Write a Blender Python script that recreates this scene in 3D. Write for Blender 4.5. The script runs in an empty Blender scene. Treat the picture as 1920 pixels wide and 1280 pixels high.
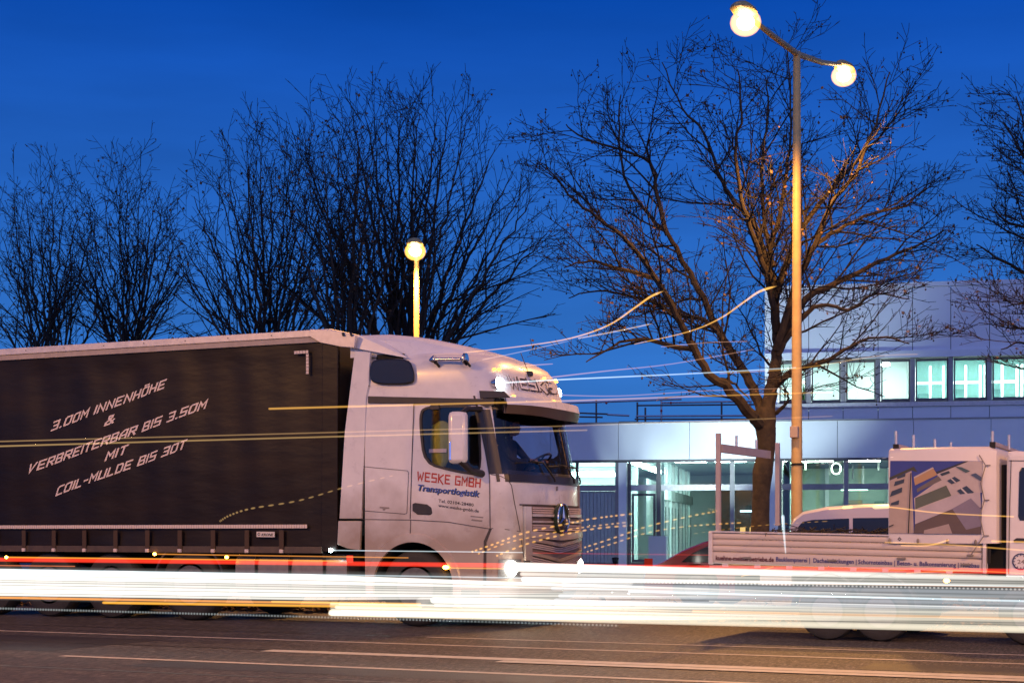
import bpy, bmesh, math, random
from mathutils import Vector, Matrix, noise
random.seed(7)
SC = bpy.context.scene
COL = SC.collection
R = math.radians
TH = R(24.6); CT, ST = math.cos(TH), math.sin(TH)
EYE = 1.23; FP = 3000.0          # eye height (m), focal length in photograph pixels

# ------------------------------------------------------------------ camera
cam = bpy.data.cameras.new('camera'); cam_ob = bpy.data.objects.new('camera', cam); COL.objects.link(cam_ob)
SC.camera = cam_ob
cam.lens = 56.25; cam.sensor_width = 36; cam.shift_y = 0.1875; cam.clip_start = .1; cam.clip_end = 3000
cam_ob.location = (0, 0, EYE); cam_ob.rotation_euler = (math.pi/2, 0, TH)
# ------------------------------------------------------------------ world: dusk, sun just gone behind the camera
w = bpy.data.worlds.new("World"); SC.world = w; w.use_nodes = True
nt = w.node_tree; N = nt.nodes; L = nt.links
bg = N['Background']; bg.inputs[1].default_value = .1
sky = N.new('ShaderNodeTexSky'); sky.sky_type = 'NISHITA'; sky.sun_disc = False
sky.sun_elevation = R(2.2); sky.sun_rotation = math.pi - TH
sky.ozone_density = 4; sky.dust_density = .3
tint = N.new('ShaderNodeMix'); tint.data_type = 'RGBA'; tint.blend_type = 'MULTIPLY'; tint.inputs[0].default_value = 1
tint.inputs[7].default_value = (.10, .88, 2.5, 1)
L.new(sky.outputs[0], tint.inputs[6])
tc = N.new('ShaderNodeTexCoord'); sep = N.new('ShaderNodeSeparateXYZ'); L.new(tc.outputs['Generated'], sep.inputs[0])
ramp = N.new('ShaderNodeValToRGB'); L.new(sep.outputs[2], ramp.inputs[0])
cr = ramp.color_ramp
cr.elements[0].position = 0; cr.elements[0].color = (1, 1, 1, 1)
cr.elements[1].position = .32; cr.elements[1].color = (0, 0, 0, 1)
hz = N.new('ShaderNodeMix'); hz.data_type = 'RGBA'
L.new(ramp.outputs[0], hz.inputs[0]); L.new(tint.outputs[2], hz.inputs[6]); hz.inputs[7].default_value = (.42, 1.9, 6.3, 1)
# faint streaks of high cloud
mp = N.new('ShaderNodeMapping'); mp.inputs['Scale'].default_value = (1.2, 1.2, 7); L.new(tc.outputs['Generated'], mp.inputs[0])
cn = N.new('ShaderNodeTexNoise'); cn.inputs['Scale'].default_value = 3; cn.inputs['Detail'].default_value = 5; L.new(mp.outputs[0], cn.inputs[0])
cm = N.new('ShaderNodeMapRange'); L.new(cn.outputs[0], cm.inputs[0])
cm.inputs[1].default_value = .3; cm.inputs[2].default_value = .75; cm.inputs[3].default_value = .88; cm.inputs[4].default_value = 1.2
cx = N.new('ShaderNodeMix'); cx.data_type = 'RGBA'; cx.blend_type = 'MULTIPLY'; cx.inputs[0].default_value = 1
# the brighter, paler west behind the viewpoint, where the sun went down
nrm = N.new('ShaderNodeVectorMath'); nrm.operation = 'DOT_PRODUCT'; L.new(tc.outputs['Generated'], nrm.inputs[0]); nrm.inputs[1].default_value = (ST, -CT, 0)
wm = N.new('ShaderNodeMapRange'); wm.interpolation_type = 'SMOOTHSTEP'; L.new(nrm.outputs['Value'], wm.inputs[0]); wm.inputs[1].default_value = -.35; wm.inputs[2].default_value = 1; wm.inputs[3].default_value = 0; wm.inputs[4].default_value = 1
wc = N.new('ShaderNodeMix'); wc.data_type = 'RGBA'; wc.blend_type = 'ADD'; L.new(wm.outputs[0], wc.inputs[0]); L.new(hz.outputs[2], wc.inputs[6]); wc.inputs[7].default_value = (2.3, 2.5, 5.0, 1)
L.new(wc.outputs[2], cx.inputs[6]); L.new(cm.outputs[0], cx.inputs[7]); L.new(cx.outputs[2], bg.inputs[0])
SC.view_settings.view_transform = 'Standard'; SC.view_settings.look = 'None'
SC.view_settings.exposure = 0; SC.view_settings.gamma = 1; SC.view_settings.use_curve_mapping = False
SC.render.engine = 'CYCLES'
cy = SC.cycles
cy.use_denoising = True; cy.max_bounces = 6; cy.diffuse_bounces = 3; cy.glossy_bounces = 3; cy.transmission_bounces = 4
cy.transparent_max_bounces = 48; cy.volume_bounces = 0; cy.sample_clamp_indirect = 3; cy.sample_clamp_direct = 0
cy.caustics_reflective = False; cy.caustics_refractive = False
SODIUM = (1.0, .46, .10)

# ------------------------------------------------------------------ points from the camera's bearings
def ray(px, py):
    a = (px-960)/FP; b = (1000-py)/FP
    return a*CT-ST, a*ST+CT, b
def P(px, py, Y=18.68):            # point of the vertical plane y = Y seen at (px, py)
    dx, dy, dz = ray(px, py); t = Y/dy
    return Vector((dx*t, Y, EYE+dz*t))
def PZ(px, py, Z):                 # point at distance Z along the view axis
    dx, dy, dz = ray(px, py); return Vector((dx*Z, dy*Z, EYE+dz*Z))
def PX(px, py, x):                 # point of the plane x = const
    dx, dy, dz = ray(px, py); t = x/dx
    return Vector((x, dy*t, EYE+dz*t))
def G(px, py):                     # point on the ground
    dx, dy, dz = ray(px, py); t = -EYE/dz
    return Vector((dx*t, dy*t, 0))

# ------------------------------------------------------------------ materials
MATS = {}
def mat(name, col, rough=.5, metal=0., var=0., scale=8., bump=0., bscale=60., emit=None, es=0., coat=0., stretch=None, dirt=None):
    if name in MATS: return MATS[name]
    m = bpy.data.materials.new(name); m.use_nodes = True; n = m.node_tree.nodes; l = m.node_tree.links
    b = n['Principled BSDF']; b.inputs['Base Color'].default_value = (*col, 1)
    b.inputs['Roughness'].default_value = rough; b.inputs['Metallic'].default_value = metal
    if coat: b.inputs['Coat Weight'].default_value = coat; b.inputs['Coat Roughness'].default_value = .08
    t = n.new('ShaderNodeTexCoord'); vec = t.outputs['Object']
    if stretch:
        mpn = n.new('ShaderNodeMapping'); mpn.inputs['Scale'].default_value = stretch; l.new(vec, mpn.inputs[0]); vec = mpn.outputs[0]
    if var:
        no = n.new('ShaderNodeTexNoise'); no.inputs['Scale'].default_value = scale; no.inputs['Detail'].default_value = 6; no.inputs['Roughness'].default_value = .65
        l.new(vec, no.inputs['Vector'])
        mr = n.new('ShaderNodeMapRange'); l.new(no.outputs[0], mr.inputs[0]); mr.inputs[1].default_value = .25; mr.inputs[2].default_value = .75
        mr.inputs[3].default_value = 1-var; mr.inputs[4].default_value = 1+var
        mx = n.new('ShaderNodeMix'); mx.data_type = 'RGBA'; mx.blend_type = 'MULTIPLY'; mx.inputs[0].default_value = 1
        mx.inputs[6].default_value = (*col, 1); l.new(mr.outputs[0], mx.inputs[7]); out = mx.outputs[2]
        if dirt:       # road grime: (colour, height where it ends, strength)
            g = n.new('ShaderNodeNewGeometry'); s = n.new('ShaderNodeSeparateXYZ'); l.new(g.outputs['Position'], s.inputs[0])
            n2 = n.new('ShaderNodeTexNoise'); n2.inputs['Scale'].default_value = 2.5; n2.inputs['Detail'].default_value = 5; l.new(g.outputs['Position'], n2.inputs[0])
            ad = n.new('ShaderNodeMath'); ad.operation = 'MULTIPLY_ADD'; l.new(n2.outputs[0], ad.inputs[0]); ad.inputs[1].default_value = -1.1; l.new(s.outputs[2], ad.inputs[2])
            m2 = n.new('ShaderNodeMapRange'); l.new(ad.outputs[0], m2.inputs[0]); m2.inputs[1].default_value = dirt[1]-1.0; m2.inputs[2].default_value = dirt[1]-.2
            m2.inputs[3].default_value = dirt[2]; m2.inputs[4].default_value = 0
            m3 = n.new('ShaderNodeMix'); m3.data_type = 'RGBA'; l.new(m2.outputs[0], m3.inputs[0]); l.new(out, m3.inputs[6]); m3.inputs[7].default_value = (*dirt[0], 1)
            out = m3.outputs[2]
        l.new(out, b.inputs['Base Color'])
        mr2 = n.new('ShaderNodeMapRange'); l.new(no.outputs[0], mr2.inputs[0]); mr2.inputs[3].default_value = max(0.05, rough-.1); mr2.inputs[4].default_value = min(1, rough+.1)
        l.new(mr2.outputs[0], b.inputs['Roughness'])
    if bump:
        nb = n.new('ShaderNodeTexNoise'); nb.inputs['Scale'].default_value = bscale; nb.inputs['Detail'].default_value = 4; l.new(vec, nb.inputs['Vector'])
        bp = n.new('ShaderNodeBump'); bp.inputs['Strength'].default_value = bump; bp.inputs['Distance'].default_value = .02; l.new(nb.outputs[0], bp.inputs['Height'])
        l.new(bp.outputs[0], b.inputs['Normal'])
    if emit:
        b.inputs['Emission Color'].default_value = (*emit, 1); b.inputs['Emission Strength'].default_value = es
    MATS[name] = m; return m
def glass(name, tintc=(.8, .85, .85), refl=.12, rough=.02):
    if name in MATS: return MATS[name]
    m = bpy.data.materials.new(name); m.use_nodes = True; n = m.node_tree.nodes; l = m.node_tree.links
    n.remove(n['Principled BSDF']); o = n['Material Output']
    tr = n.new('ShaderNodeBsdfTransparent'); tr.inputs[0].default_value = (*tintc, 1)
    gl = n.new('ShaderNodeBsdfGlossy'); gl.inputs['Roughness'].default_value = rough
    fr = n.new('ShaderNodeFresnel'); fr.inputs[0].default_value = 1.5
    ma = n.new('ShaderNodeMath'); ma.operation = 'MULTIPLY_ADD'; l.new(fr.outputs[0], ma.inputs[0]); ma.inputs[1].default_value = 1; ma.inputs[2].default_value = refl-.04
    mx = n.new('ShaderNodeMixShader'); l.new(ma.outputs[0], mx.inputs[0]); l.new(tr.outputs[0], mx.inputs[1]); l.new(gl.outputs[0], mx.inputs[2])
    ge = n.new('ShaderNodeNewGeometry'); iv = n.new('ShaderNodeMath'); iv.operation = 'SUBTRACT'; iv.inputs[0].default_value = 1; l.new(ge.outputs['Backfacing'], iv.inputs[1])
    mu = n.new('ShaderNodeMath'); mu.operation = 'MULTIPLY'; l.new(ma.outputs[0], mu.inputs[0]); l.new(iv.outputs[0], mu.inputs[1]); l.new(mu.outputs[0], mx.inputs[0])
    l.new(mx.outputs[0], o.inputs[0]); MATS[name] = m; return m
def glow(name, col, s):
    if name in MATS: return MATS[name]
    m = bpy.data.materials.new(name); m.use_nodes = True; n = m.node_tree.nodes
    n.remove(n['Principled BSDF']); e = n.new('ShaderNodeEmission'); e.inputs[0].default_value = (*col, 1); e.inputs[1].default_value = s
    m.node_tree.links.new(e.outputs[0], n['Material Output'].inputs[0]); MATS[name] = m; return m
def trail_mat(col, dens):
    key = 'light_%.2f_%.2f_%.2f_%.1f' % (*col, dens)
    if key in MATS: return MATS[key]
    m = bpy.data.materials.new(key); m.use_nodes = True; n = m.node_tree.nodes
    n.remove(n['Principled BSDF']); e = n.new('ShaderNodeEmission'); e.inputs[0].default_value = (*col, 1); e.inputs[1].default_value = dens
    m.node_tree.links.new(e.outputs[0], n['Material Output'].inputs['Volume']); MATS[key] = m; return m

M_WHITE = mat('white_truck_paint', (.68, .67, .67), .30, var=.07, scale=5, coat=.35, dirt=((.26, .19, .13), 1.55, .85))
M_ROOFW = mat('white_fairing_paint', (.72, .71, .72), .28, var=.04, scale=3, coat=.3)
M_GRIME = mat('grey_grimy_plastic', (.22, .20, .19), .6, var=.25, scale=9)
M_BLACK = mat('black_trim', (.022, .02, .02), .4, var=.3, scale=12)
M_MATTE = mat('matt_black', (.012, .012, .012), .8)
M_RUB = mat('tyre_rubber', (.02, .02, .02), .75, var=.3, scale=20, bump=.2)
M_RIM = mat('wheel_steel', (.12, .115, .11), .45, .6, var=.25, scale=14)
M_CHR = mat('chrome', (.75, .75, .75), .15, 1.)
M_CURT = mat('dark_tarpaulin', (.0085, .0042, .0021), .48, var=.45, scale=2.2, bump=.5, bscale=3, stretch=(.5, 1, 1.6))
M_ALU = mat('aluminium_rail', (.62, .58, .57), .45, .3, var=.18, scale=10)
M_TAPE = mat('pale_reflective_tape', (.62, .54, .50), .4)
M_PRINT = mat('pale_vinyl_lettering', (.66, .57, .54), .5)
M_SEAM = mat('panel_gap', (.05, .045, .045), .8)
M_GLASS = glass('cab_glass', (.93, .94, .96), .06)
M_DGLASS = mat('dark_glass', (.012, .012, .014), .08)
M_WGLASS = glass('window_glass', (.86, .95, .93), .07)

M_CURT.node_tree.nodes['Principled BSDF'].inputs['Specular IOR Level'].default_value = .3
# ------------------------------------------------------------------ mesh helpers
def shade(me, smooth):
    if smooth:
        me.polygons.foreach_set('use_smooth', [True]*len(me.polygons))
        try: me.set_sharp_from_angle(angle=R(38))
        except Exception: pass
class MB:
    def __init__(s): s.v = []; s.f = []; s.mi = []; s.cur = 0
    def add(s, vs, fs):
        o = len(s.v); s.v.extend([tuple(v) for v in vs])
        for f in fs: s.f.append([i+o for i in f]); s.mi.append(s.cur)
        return s
    def box(s, a, b):
        x0, y0, z0 = a; x1, y1, z1 = b
        return s.add([(x0,y0,z0),(x1,y0,z0),(x1,y1,z0),(x0,y1,z0),(x0,y0,z1),(x1,y0,z1),(x1,y1,z1),(x0,y1,z1)],
              [(0,3,2,1),(4,5,6,7),(0,1,5,4),(1,2,6,5),(2,3,7,6),(3,0,4,7)])
    def obox(s, o, ax, ay, az):    # box from a corner and three edge vectors
        o, ax, ay, az = map(Vector, (o, ax, ay, az))
        return s.add([o, o+ax, o+ax+ay, o+ay, o+az, o+ax+az, o+ax+ay+az, o+ay+az],
              [(0,3,2,1),(4,5,6,7),(0,1,5,4),(1,2,6,5),(2,3,7,6),(3,0,4,7)])
    def cyl(s, p, q, r0, r1=None, n=12, cap=True):
        p, q = Vector(p), Vector(q); r1 = r0 if r1 is None else r1
        d = (q-p).normalized(); a = d.orthogonal().normalized(); b = d.cross(a)
        vs = []
        for c, r in ((p, r0), (q, r1)):
            for k in range(n):
                t = 2*math.pi*k/n; vs.append(c+a*(r*math.cos(t))+b*(r*math.sin(t)))
        fs = [(k, (k+1) % n, n+(k+1) % n, n+k) for k in range(n)]
        if cap: fs += [tuple(range(n))[::-1], tuple(range(n, 2*n))]
        return s.add(vs, fs)
    def tube(s, pts, rs, n=6, cap=True):
        pts = [Vector(p) for p in pts]
        if not hasattr(rs, '__len__'): rs = [rs]*len(pts)
        d0 = (pts[1]-pts[0]).normalized(); a = d0.orthogonal().normalized()
        vs = []; m = len(pts)
        cs = [(math.cos(2*math.pi*k/n), math.sin(2*math.pi*k/n)) for k in range(n)]
        for i, p in enumerate(pts):
            d = (pts[min(i+1, m-1)]-pts[max(i-1, 0)])
            if d.length < 1e-9: d = d0.copy()
            d.normalize(); a = (a-d*a.dot(d))
            a = a.normalized() if a.length > 1e-6 else d.orthogonal().normalized()
            b = d.cross(a); r = rs[i]
            for c, si in cs: vs.append(p+a*(r*c)+b*(r*si))
        fs = []
        for i in range(m-1):
            for k in range(n):
                fs.append((i*n+k, i*n+(k+1) % n, (i+1)*n+(k+1) % n, (i+1)*n+k))
        if cap: fs += [tuple(range(n))[::-1], tuple(range((m-1)*n, m*n))]
        return s.add(vs, fs)
    def prism(s, poly, off):       # closed polygon (3d points) extruded by vector
        off = Vector(off); n = len(poly); p = [Vector(q) for q in poly]
        return s.add(p+[q+off for q in p], [tuple(range(n))[::-1], tuple(range(n, 2*n))]+[(k, (k+1) % n, n+(k+1) % n, n+k) for k in range(n)])
    def loft(s, rings, cap=True, closed=True):
        n = len(rings[0]); vs = [p for r in rings for p in r]; fs = []
        for i in range(len(rings)-1):
            for k in range(n if closed else n-1):
                fs.append((i*n+k, i*n+(k+1) % n, (i+1)*n+(k+1) % n, (i+1)*n+k))
        if cap: fs += [tuple(range(n))[::-1], tuple(range((len(rings)-1)*n, len(rings)*n))]
        return s.add(vs, fs)
    def lathe(s, c, axis, prof, n=20):    # prof: (distance along axis, radius)
        c = Vector(c); d = Vector(axis).normalized(); a = d.orthogonal().normalized(); b = d.cross(a)
        return s.loft([[c+d*h+a*(r*math.cos(2*math.pi*k/n))+b*(r*math.sin(2*math.pi*k/n)) for k in range(n)] for h, r in prof])
    def ball(s, c, r, n=8, sc=(1, 1, 1)):
        c = Vector(c); rings = []
        m = max(3, n//2)
        for i in range(m+1):
            t = -math.pi/2+math.pi*(i/m*.98+.01)
            rings.append([c+Vector((math.cos(t)*math.cos(2*math.pi*k/n)*r*sc[0], math.cos(t)*math.sin(2*math.pi*k/n)*r*sc[1], math.sin(t)*r*sc[2])) for k in range(n)])
        return s.loft(rings)
    def build(s, name, m, parent=None, smooth=False, bevel=0, label=None, kind=None, fix=True):
        off = ROOT.get(parent.name, Vector()) if parent else Vector()
        me = bpy.data.meshes.new(name)
        me.from_pydata([tuple(Vector(v)-off) for v in s.v], [], s.f); me.update()
        for mm in (m if isinstance(m, (list, tuple)) else [m]): me.materials.append(mm)
        if isinstance(m, (list, tuple)): me.polygons.foreach_set('material_index', s.mi)
        if fix and len(s.f) < 20000:
            bm = bmesh.new(); bm.from_mesh(me); bmesh.ops.recalc_face_normals(bm, faces=bm.faces); bm.to_mesh(me); bm.free()
        shade(me, smooth)
        o = bpy.data.objects.new(name, me); COL.objects.link(o)
        if parent: o.parent = parent
        if parent: ROOT[o.name] = off
        if bevel:
            b = o.modifiers.new('b', 'BEVEL'); b.width = bevel; b.segments = 2; b.limit_method = 'ANGLE'
        if label: o['label'] = label
        if kind: o['kind'] = kind
        return o
ROOT = {}
def tag(o, label, cat, group=None):
    o['label'] = label; o['category'] = cat
    if group: o['group'] = group
    return o
def thing(name, label, cat, loc, group=None):
    o = bpy.data.objects.new(name, None); o.empty_display_size = .3; COL.objects.link(o); o.location = loc
    ROOT[o.name] = Vector(loc); return tag(o, label, cat, group)
def struct(o): o['kind'] = 'structure'; return o
def bool_diff(ob, cutters):
    bpy.context.view_layer.update()
    for c in cutters:
        md = ob.modifiers.new('x', 'BOOLEAN'); md.operation = 'DIFFERENCE'; md.solver = 'EXACT'; md.object = c
    dg = bpy.context.evaluated_depsgraph_get(); dg.update()
    me = bpy.data.meshes.new_from_object(ob.evaluated_get(dg))
    ob.modifiers.clear(); ob.data = me
    for c in cutters: bpy.data.objects.remove(c, do_unlink=True)
    shade(me, True); return ob

# ------------------------------------------------------------------ lettering
GL = {'3': [[(0,6),(4,6),(4,0),(0,0)], [(1,3),(3.7,3)]], '0': [[(0,.9),(0,5.2),(.8,6),(4,6),(4,.8),(3.2,0),(.3,0)]], 'O': [[(0,.9),(0,5.2),(.8,6),(4,6),(4,.8),(3.2,0),(.3,0)]],
 'M': [[(0,0),(0,6),(2.2,2.6),(4.4,6),(4.4,0)]], 'I': [[(0,0),(0,6)]], 'N': [[(0,0),(0,6),(4,0),(4,6)]], 'E': [[(4,6),(0,6),(0,0),(4,0)], [(.3,3),(3.3,3)]],
 'H': [[(0,0),(0,6)], [(4,0),(4,6)], [(.3,3),(3.7,3)]], '&': [[(4.4,0),(1,4.5),(1,6),(3,6),(3,4.6),(0,1.8),(0,0),(2.6,0),(4.4,2.6)]],
 'V': [[(0,6),(1,0),(4,6)]], 'R': [[(0,0),(0,6),(4,6),(4,3),(.3,3)], [(2,2.8),(4,0)]], 'B': [[(0,0),(0,6),(3.6,6),(4,5),(3.4,3),(.3,3)], [(3.5,2.8),(4,2),(4,0),(.3,0)]],
 'T': [[(0,6),(4,6)], [(2,5.7),(2,0)]], 'A': [[(0,0),(0,4),(2,6),(4,6),(4,0)], [(.3,2.3),(3.7,2.3)]], 'S': [[(4,6),(0,6),(0,3),(4,3),(4,0),(0,0)]], '5': [[(4,6),(0,6),(0,3),(4,3),(4,0),(0,0)]],
 'D': [[(0,0),(0,6),(3.2,6),(4,5),(4,1),(3.2,0),(.3,0)]], 'C': [[(4,6),(1,6),(0,5),(0,0),(4,0)]], 'L': [[(0,6),(0,0),(3.6,0)]], '-': [[(0,3),(2.6,3)]], 'U': [[(0,6),(0,0),(4,0),(4,6)]], 'W': [[(0,6),(.8,0),(2.3,4),(3.8,0),(5,6)]],
 'K': [[(0,0),(0,6)], [(4.2,6),(.4,3.1),(4.2,-.9)]], 'G': [[(4,6),(0,6),(0,0),(4,0),(4,2.8),(2,2.8)]], '.': [[(0,0),(.7,0)]], '"': [[(.6,7.6),(1.4,7.6)], [(2.6,7.6),(3.4,7.6)]]}
GW = {'I': 0, '.': .7, '-': 2.6, 'M': 4.4, 'W': 5, 'V': 4, '&': 4.4, 'K': 4.2, 'L': 3.6}
def strokes(text, th=.85, gap=2.1):
    quads = []; x = 0; k = 0
    for ch in text:
        if ch == ' ': x += 3.4; continue
        gs = [('O', 0), ('"', 0)] if ch == 'Ö' else [(ch, 0)]
        for g, _ in gs:
            for st in GL[g]:
                k += 1
                pts = [Vector((x+a, b)) for a, b in st]; n = len(pts); Lp = []; Rp = []
                for i, p in enumerate(pts):
                    d0 = (p-pts[i-1]).normalized() if i else (pts[1]-pts[0]).normalized()
                    d1 = (pts[i+1]-p).normalized() if i < n-1 else d0
                    nn = Vector((-d0.y-d1.y, d0.x+d1.x)); 
                    if nn.length < 1e-4: nn = Vector((-d1.y, d1.x))
                    nn.normalize(); c = max(.45, nn.dot(Vector((-d1.y, d1.x))))
                    e = p.copy()
                    if i == 0: e = p-d1*th*.4
                    if i == n-1: e = p+d0*th*.4
                    Lp.append(e+nn*(th*.5/c)); Rp.append(e-nn*(th*.5/c))
                for i in range(n-1): quads.append(([Lp[i], Lp[i+1], Rp[i+1], Rp[i]], k % 3))
        x += (4 if ch == 'Ö' else GW.get(ch, 4))+gap
    return quads, x-gap
def stroke_text(text, start, end, up, fn, name, m, parent, th=.85, lift=.004, dz=0, label=None, sub=1):
    quads, W = strokes(text, th); mb = MB()
    bx, by = (end[0]-start[0])/W, (end[1]-start[1])/W; ux, uy = up[0]/6, up[1]/6
    for q, k in quads:
        pt = lambda a: fn(start[0]+bx*a.x+ux*a.y, start[1]+by*a.x+uy*a.y, lift+k*.0012+dz)
        nu = max(1, int((q[1]-q[0]).length/1.2)) if sub > 1 else 1
        for i in range(nu):
            A, B = q[0].lerp(q[1], i/nu), q[0].lerp(q[1], (i+1)/nu); C_, D_ = q[3].lerp(q[2], (i+1)/nu), q[3].lerp(q[2], i/nu)
            mb.add([pt(A), pt(B), pt(C_), pt(D_)], [(0, 1, 2, 3)])
    return mb.build(name, m, parent, label=label, fix=False)
def font_text(text, start, end, up, fn, name, m, parent, lift=.004, bold=0., shear=0.):
    cu = bpy.data.curves.new('t', 'FONT'); cu.body = text; cu.size = 1; cu.offset = bold; cu.shear = shear; cu.resolution_u = 2
    ob = bpy.data.objects.new('t', cu); COL.objects.link(ob); dg = bpy.context.evaluated_depsgraph_get(); dg.update()
    me = bpy.data.meshes.new_from_object(ob.evaluated_get(dg)); bpy.data.objects.remove(ob, do_unlink=True)
    xs = [v.co.x for v in me.vertices]; x0, x1 = min(xs), max(xs); mb = MB()
    bx, by = (end[0]-start[0])/(x1-x0), (end[1]-start[1])/(x1-x0)
    mb.add([fn(start[0]+bx*(v.co.x-x0)+up[0]*v.co.y/.72, start[1]+by*(v.co.x-x0)+up[1]*v.co.y/.72, lift) for v in me.vertices], [tuple(p.vertices) for p in me.polygons])
    bpy.data.meshes.remove(me)
    return mb.build(name, m, parent, fix=False)
YT = 18.68
def on_side(Y):
    return lambda px, py, lift: P(px, py, Y)-Vector((0, lift, 0))
def plate(poly, Y, t, name, m, parent, bevel=0, **k):    # side-view outline (in bearings) given thickness t away from the road
    return MB().prism([P(a, b, Y) for a, b in poly], (0, t, 0)).build(name, m, parent, bevel=bevel, **k)

def chaikin(poly, k=2, f=.22):    # rounds the corners of an outline
    for _ in range(k):
        out = []
        for i, a in enumerate(poly):
            b = poly[(i+1) % len(poly)]; out += [tuple(p+(q-p)*f for p, q in zip(a, b)), tuple(q+(p-q)*f for p, q in zip(a, b))]
        poly = out
    return poly
def rim_wheel(c, r, wdt, parent, rimr=.58, name='wheel'):      # c: hub centre on the face towards the camera
    c = Vector(c)
    pr = [(.02, r*rimr), (0, r*.80), (wdt*.08, r*.95), (wdt*.2, r), (wdt*.8, r), (wdt*.92, r*.95), (wdt, r*.80), (wdt-.02, r*rimr)]
    wh = MB().lathe(c, (0, 1, 0), pr, 32).build(name, M_RUB, parent, smooth=True)
    rm = MB().lathe(c, (0, 1, 0), [(.015, r*rimr*1.03), (.015, r*rimr*.92), (wdt*.35, r*rimr*.82), (wdt*.3, r*.36), (wdt*.05, r*.30), (.01, r*.2), (.01, .005)], 32)
    for k in range(10):
        t = 2*math.pi*k/10; q = c+Vector((math.cos(t)*r*.42, 0, math.sin(t)*r*.42))
        rm.cyl(q+Vector((0, wdt*.32, 0)), q+Vector((0, wdt*.15, 0)), r*.04, n=6)
    rm.build('rim', M_RIM, wh, smooth=True)
    return wh

# ================================================================== ground
M_ASPH = mat('asphalt', (.038, .033, .030), .62, var=.38, scale=.9, bump=.55, bscale=95, stretch=(.12, 1.6, 1))
def asph_detail():
    m = M_ASPH; n = m.node_tree.nodes; l = m.node_tree.links; b = n['Principled BSDF']
    src = b.inputs['Base Color'].links[0].from_socket
    t = n.new('ShaderNodeTexCoord'); no = n.new('ShaderNodeTexNoise'); no.inputs['Scale'].default_value = 34; no.inputs['Detail'].default_value = 3; mg = n.new('ShaderNodeMapping'); mg.inputs['Scale'].default_value = (1, .16, 1); l.new(t.outputs['Object'], mg.inputs[0]); l.new(mg.outputs[0], no.inputs[0])
    mr = n.new('ShaderNodeMapRange'); l.new(no.outputs[0], mr.inputs[0]); mr.inputs[1].default_value = .36; mr.inputs[2].default_value = .68; mr.inputs[3].default_value = .4; mr.inputs[4].default_value = 2.6
    mx = n.new('ShaderNodeMix'); mx.data_type = 'RGBA'; mx.blend_type = 'MULTIPLY'; mx.inputs[0].default_value = 1; l.new(src, mx.inputs[6]); l.new(mr.outputs[0], mx.inputs[7])
    l.new(mx.outputs[2], b.inputs['Base Color'])
    vo = n.new('ShaderNodeTexVoronoi'); vo.inputs['Scale'].default_value = 75; mv = n.new('ShaderNodeMapping'); mv.inputs['Scale'].default_value = (1, .22, 1); l.new(t.outputs['Object'], mv.inputs[0]); l.new(mv.outputs[0], vo.inputs['Vector'])
    sv = n.new('ShaderNodeSeparateColor'); l.new(vo.outputs['Color'], sv.inputs[0]); pw = n.new('ShaderNodeMath'); pw.operation = 'POWER'; l.new(sv.outputs[0], pw.inputs[0]); pw.inputs[1].default_value = 4
    ms = n.new('ShaderNodeMath'); ms.operation = 'MULTIPLY_ADD'; l.new(pw.outputs[0], ms.inputs[0]); ms.inputs[1].default_value = 1.7; ms.inputs[2].default_value = .7
    mw = n.new('ShaderNodeMix'); mw.data_type = 'RGBA'; mw.blend_type = 'MULTIPLY'; mw.inputs[0].default_value = 1; l.new(mx.outputs[2], mw.inputs[6]); l.new(ms.outputs[0], mw.inputs[7]); l.new(mw.outputs[2], b.inputs['Base Color'])
    b.inputs['Specular IOR Level'].default_value = .6
asph_detail()
M_LINE = mat('worn_road_paint', (.45, .41, .36), .6, var=.3, scale=6)
M_PAVE = mat('concrete_paving', (.10, .095, .09), .8, var=.25, scale=2, bump=.3, bscale=30)
M_KERB = mat('kerb_stone', (.17, .16, .15), .7, var=.25, scale=5)
M_DIRT = mat('verge_soil', (.045, .038, .022), .9, var=.4, scale=3, bump=.6, bscale=20)
def sheet(name, x0, x1, y0, y1, z, m):
    return struct(MB().add([(x0, y0, z), (x1, y0, z), (x1, y1, z), (x0, y1, z)], [(0, 1, 2, 3)]).build(name, m))
sheet('ground', -900, 900, -900, 1200, -.06, M_DIRT)
sheet('road', -400, 400, -5, 21.5, 0, M_ASPH)
for k in range(-20, 22):
    k0 = k*1.5-8
    st = MB().box((k0+.004, 21.5, -.05), (k0+1.496, 21.64, .12)).build('kerb_stone', M_KERB) if k == -20 else st.copy()
    if k > -20: COL.objects.link(st); st.location.x = (k+20)*1.5
    struct(st)
struct(MB().box((-400, 21.65, -.05), (400, 26.2, .12)).build('pavement', M_PAVE))
struct(MB().box((-400, 26.2, -.05), (400, 35.5, .10)).build('verge', M_DIRT))
struct(MB().box((-400, 35.5, -.05), (400, 140, .115)).build('forecourt', M_PAVE))
def line(Y, wdt, x0, x1, z=.004):
    st = MB(); st.add([(x0, Y-wdt/2, z), (x1, Y-wdt/2, z), (x1, Y+wdt/2, z), (x0, Y+wdt/2, z)], [(0, 1, 2, 3)])
    return struct(st.build('lane_marking', M_LINE))
line(G(0, 1182).y, .11, -200, 200)
line(G(800, 1194).y, .09, G(800, 1194).x, 200)
yb = G(500, 1219).y; line(yb, .26, G(500, 1219).x, G(500, 1219).x+60)
line(G(935, 1240).y, .22, G(935, 1240).x, G(935, 1240).x+50, .008)
yc = G(115, 1229).y; line(yc, .13, G(115, 1229).x, G(115, 1229).x+60)
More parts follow.
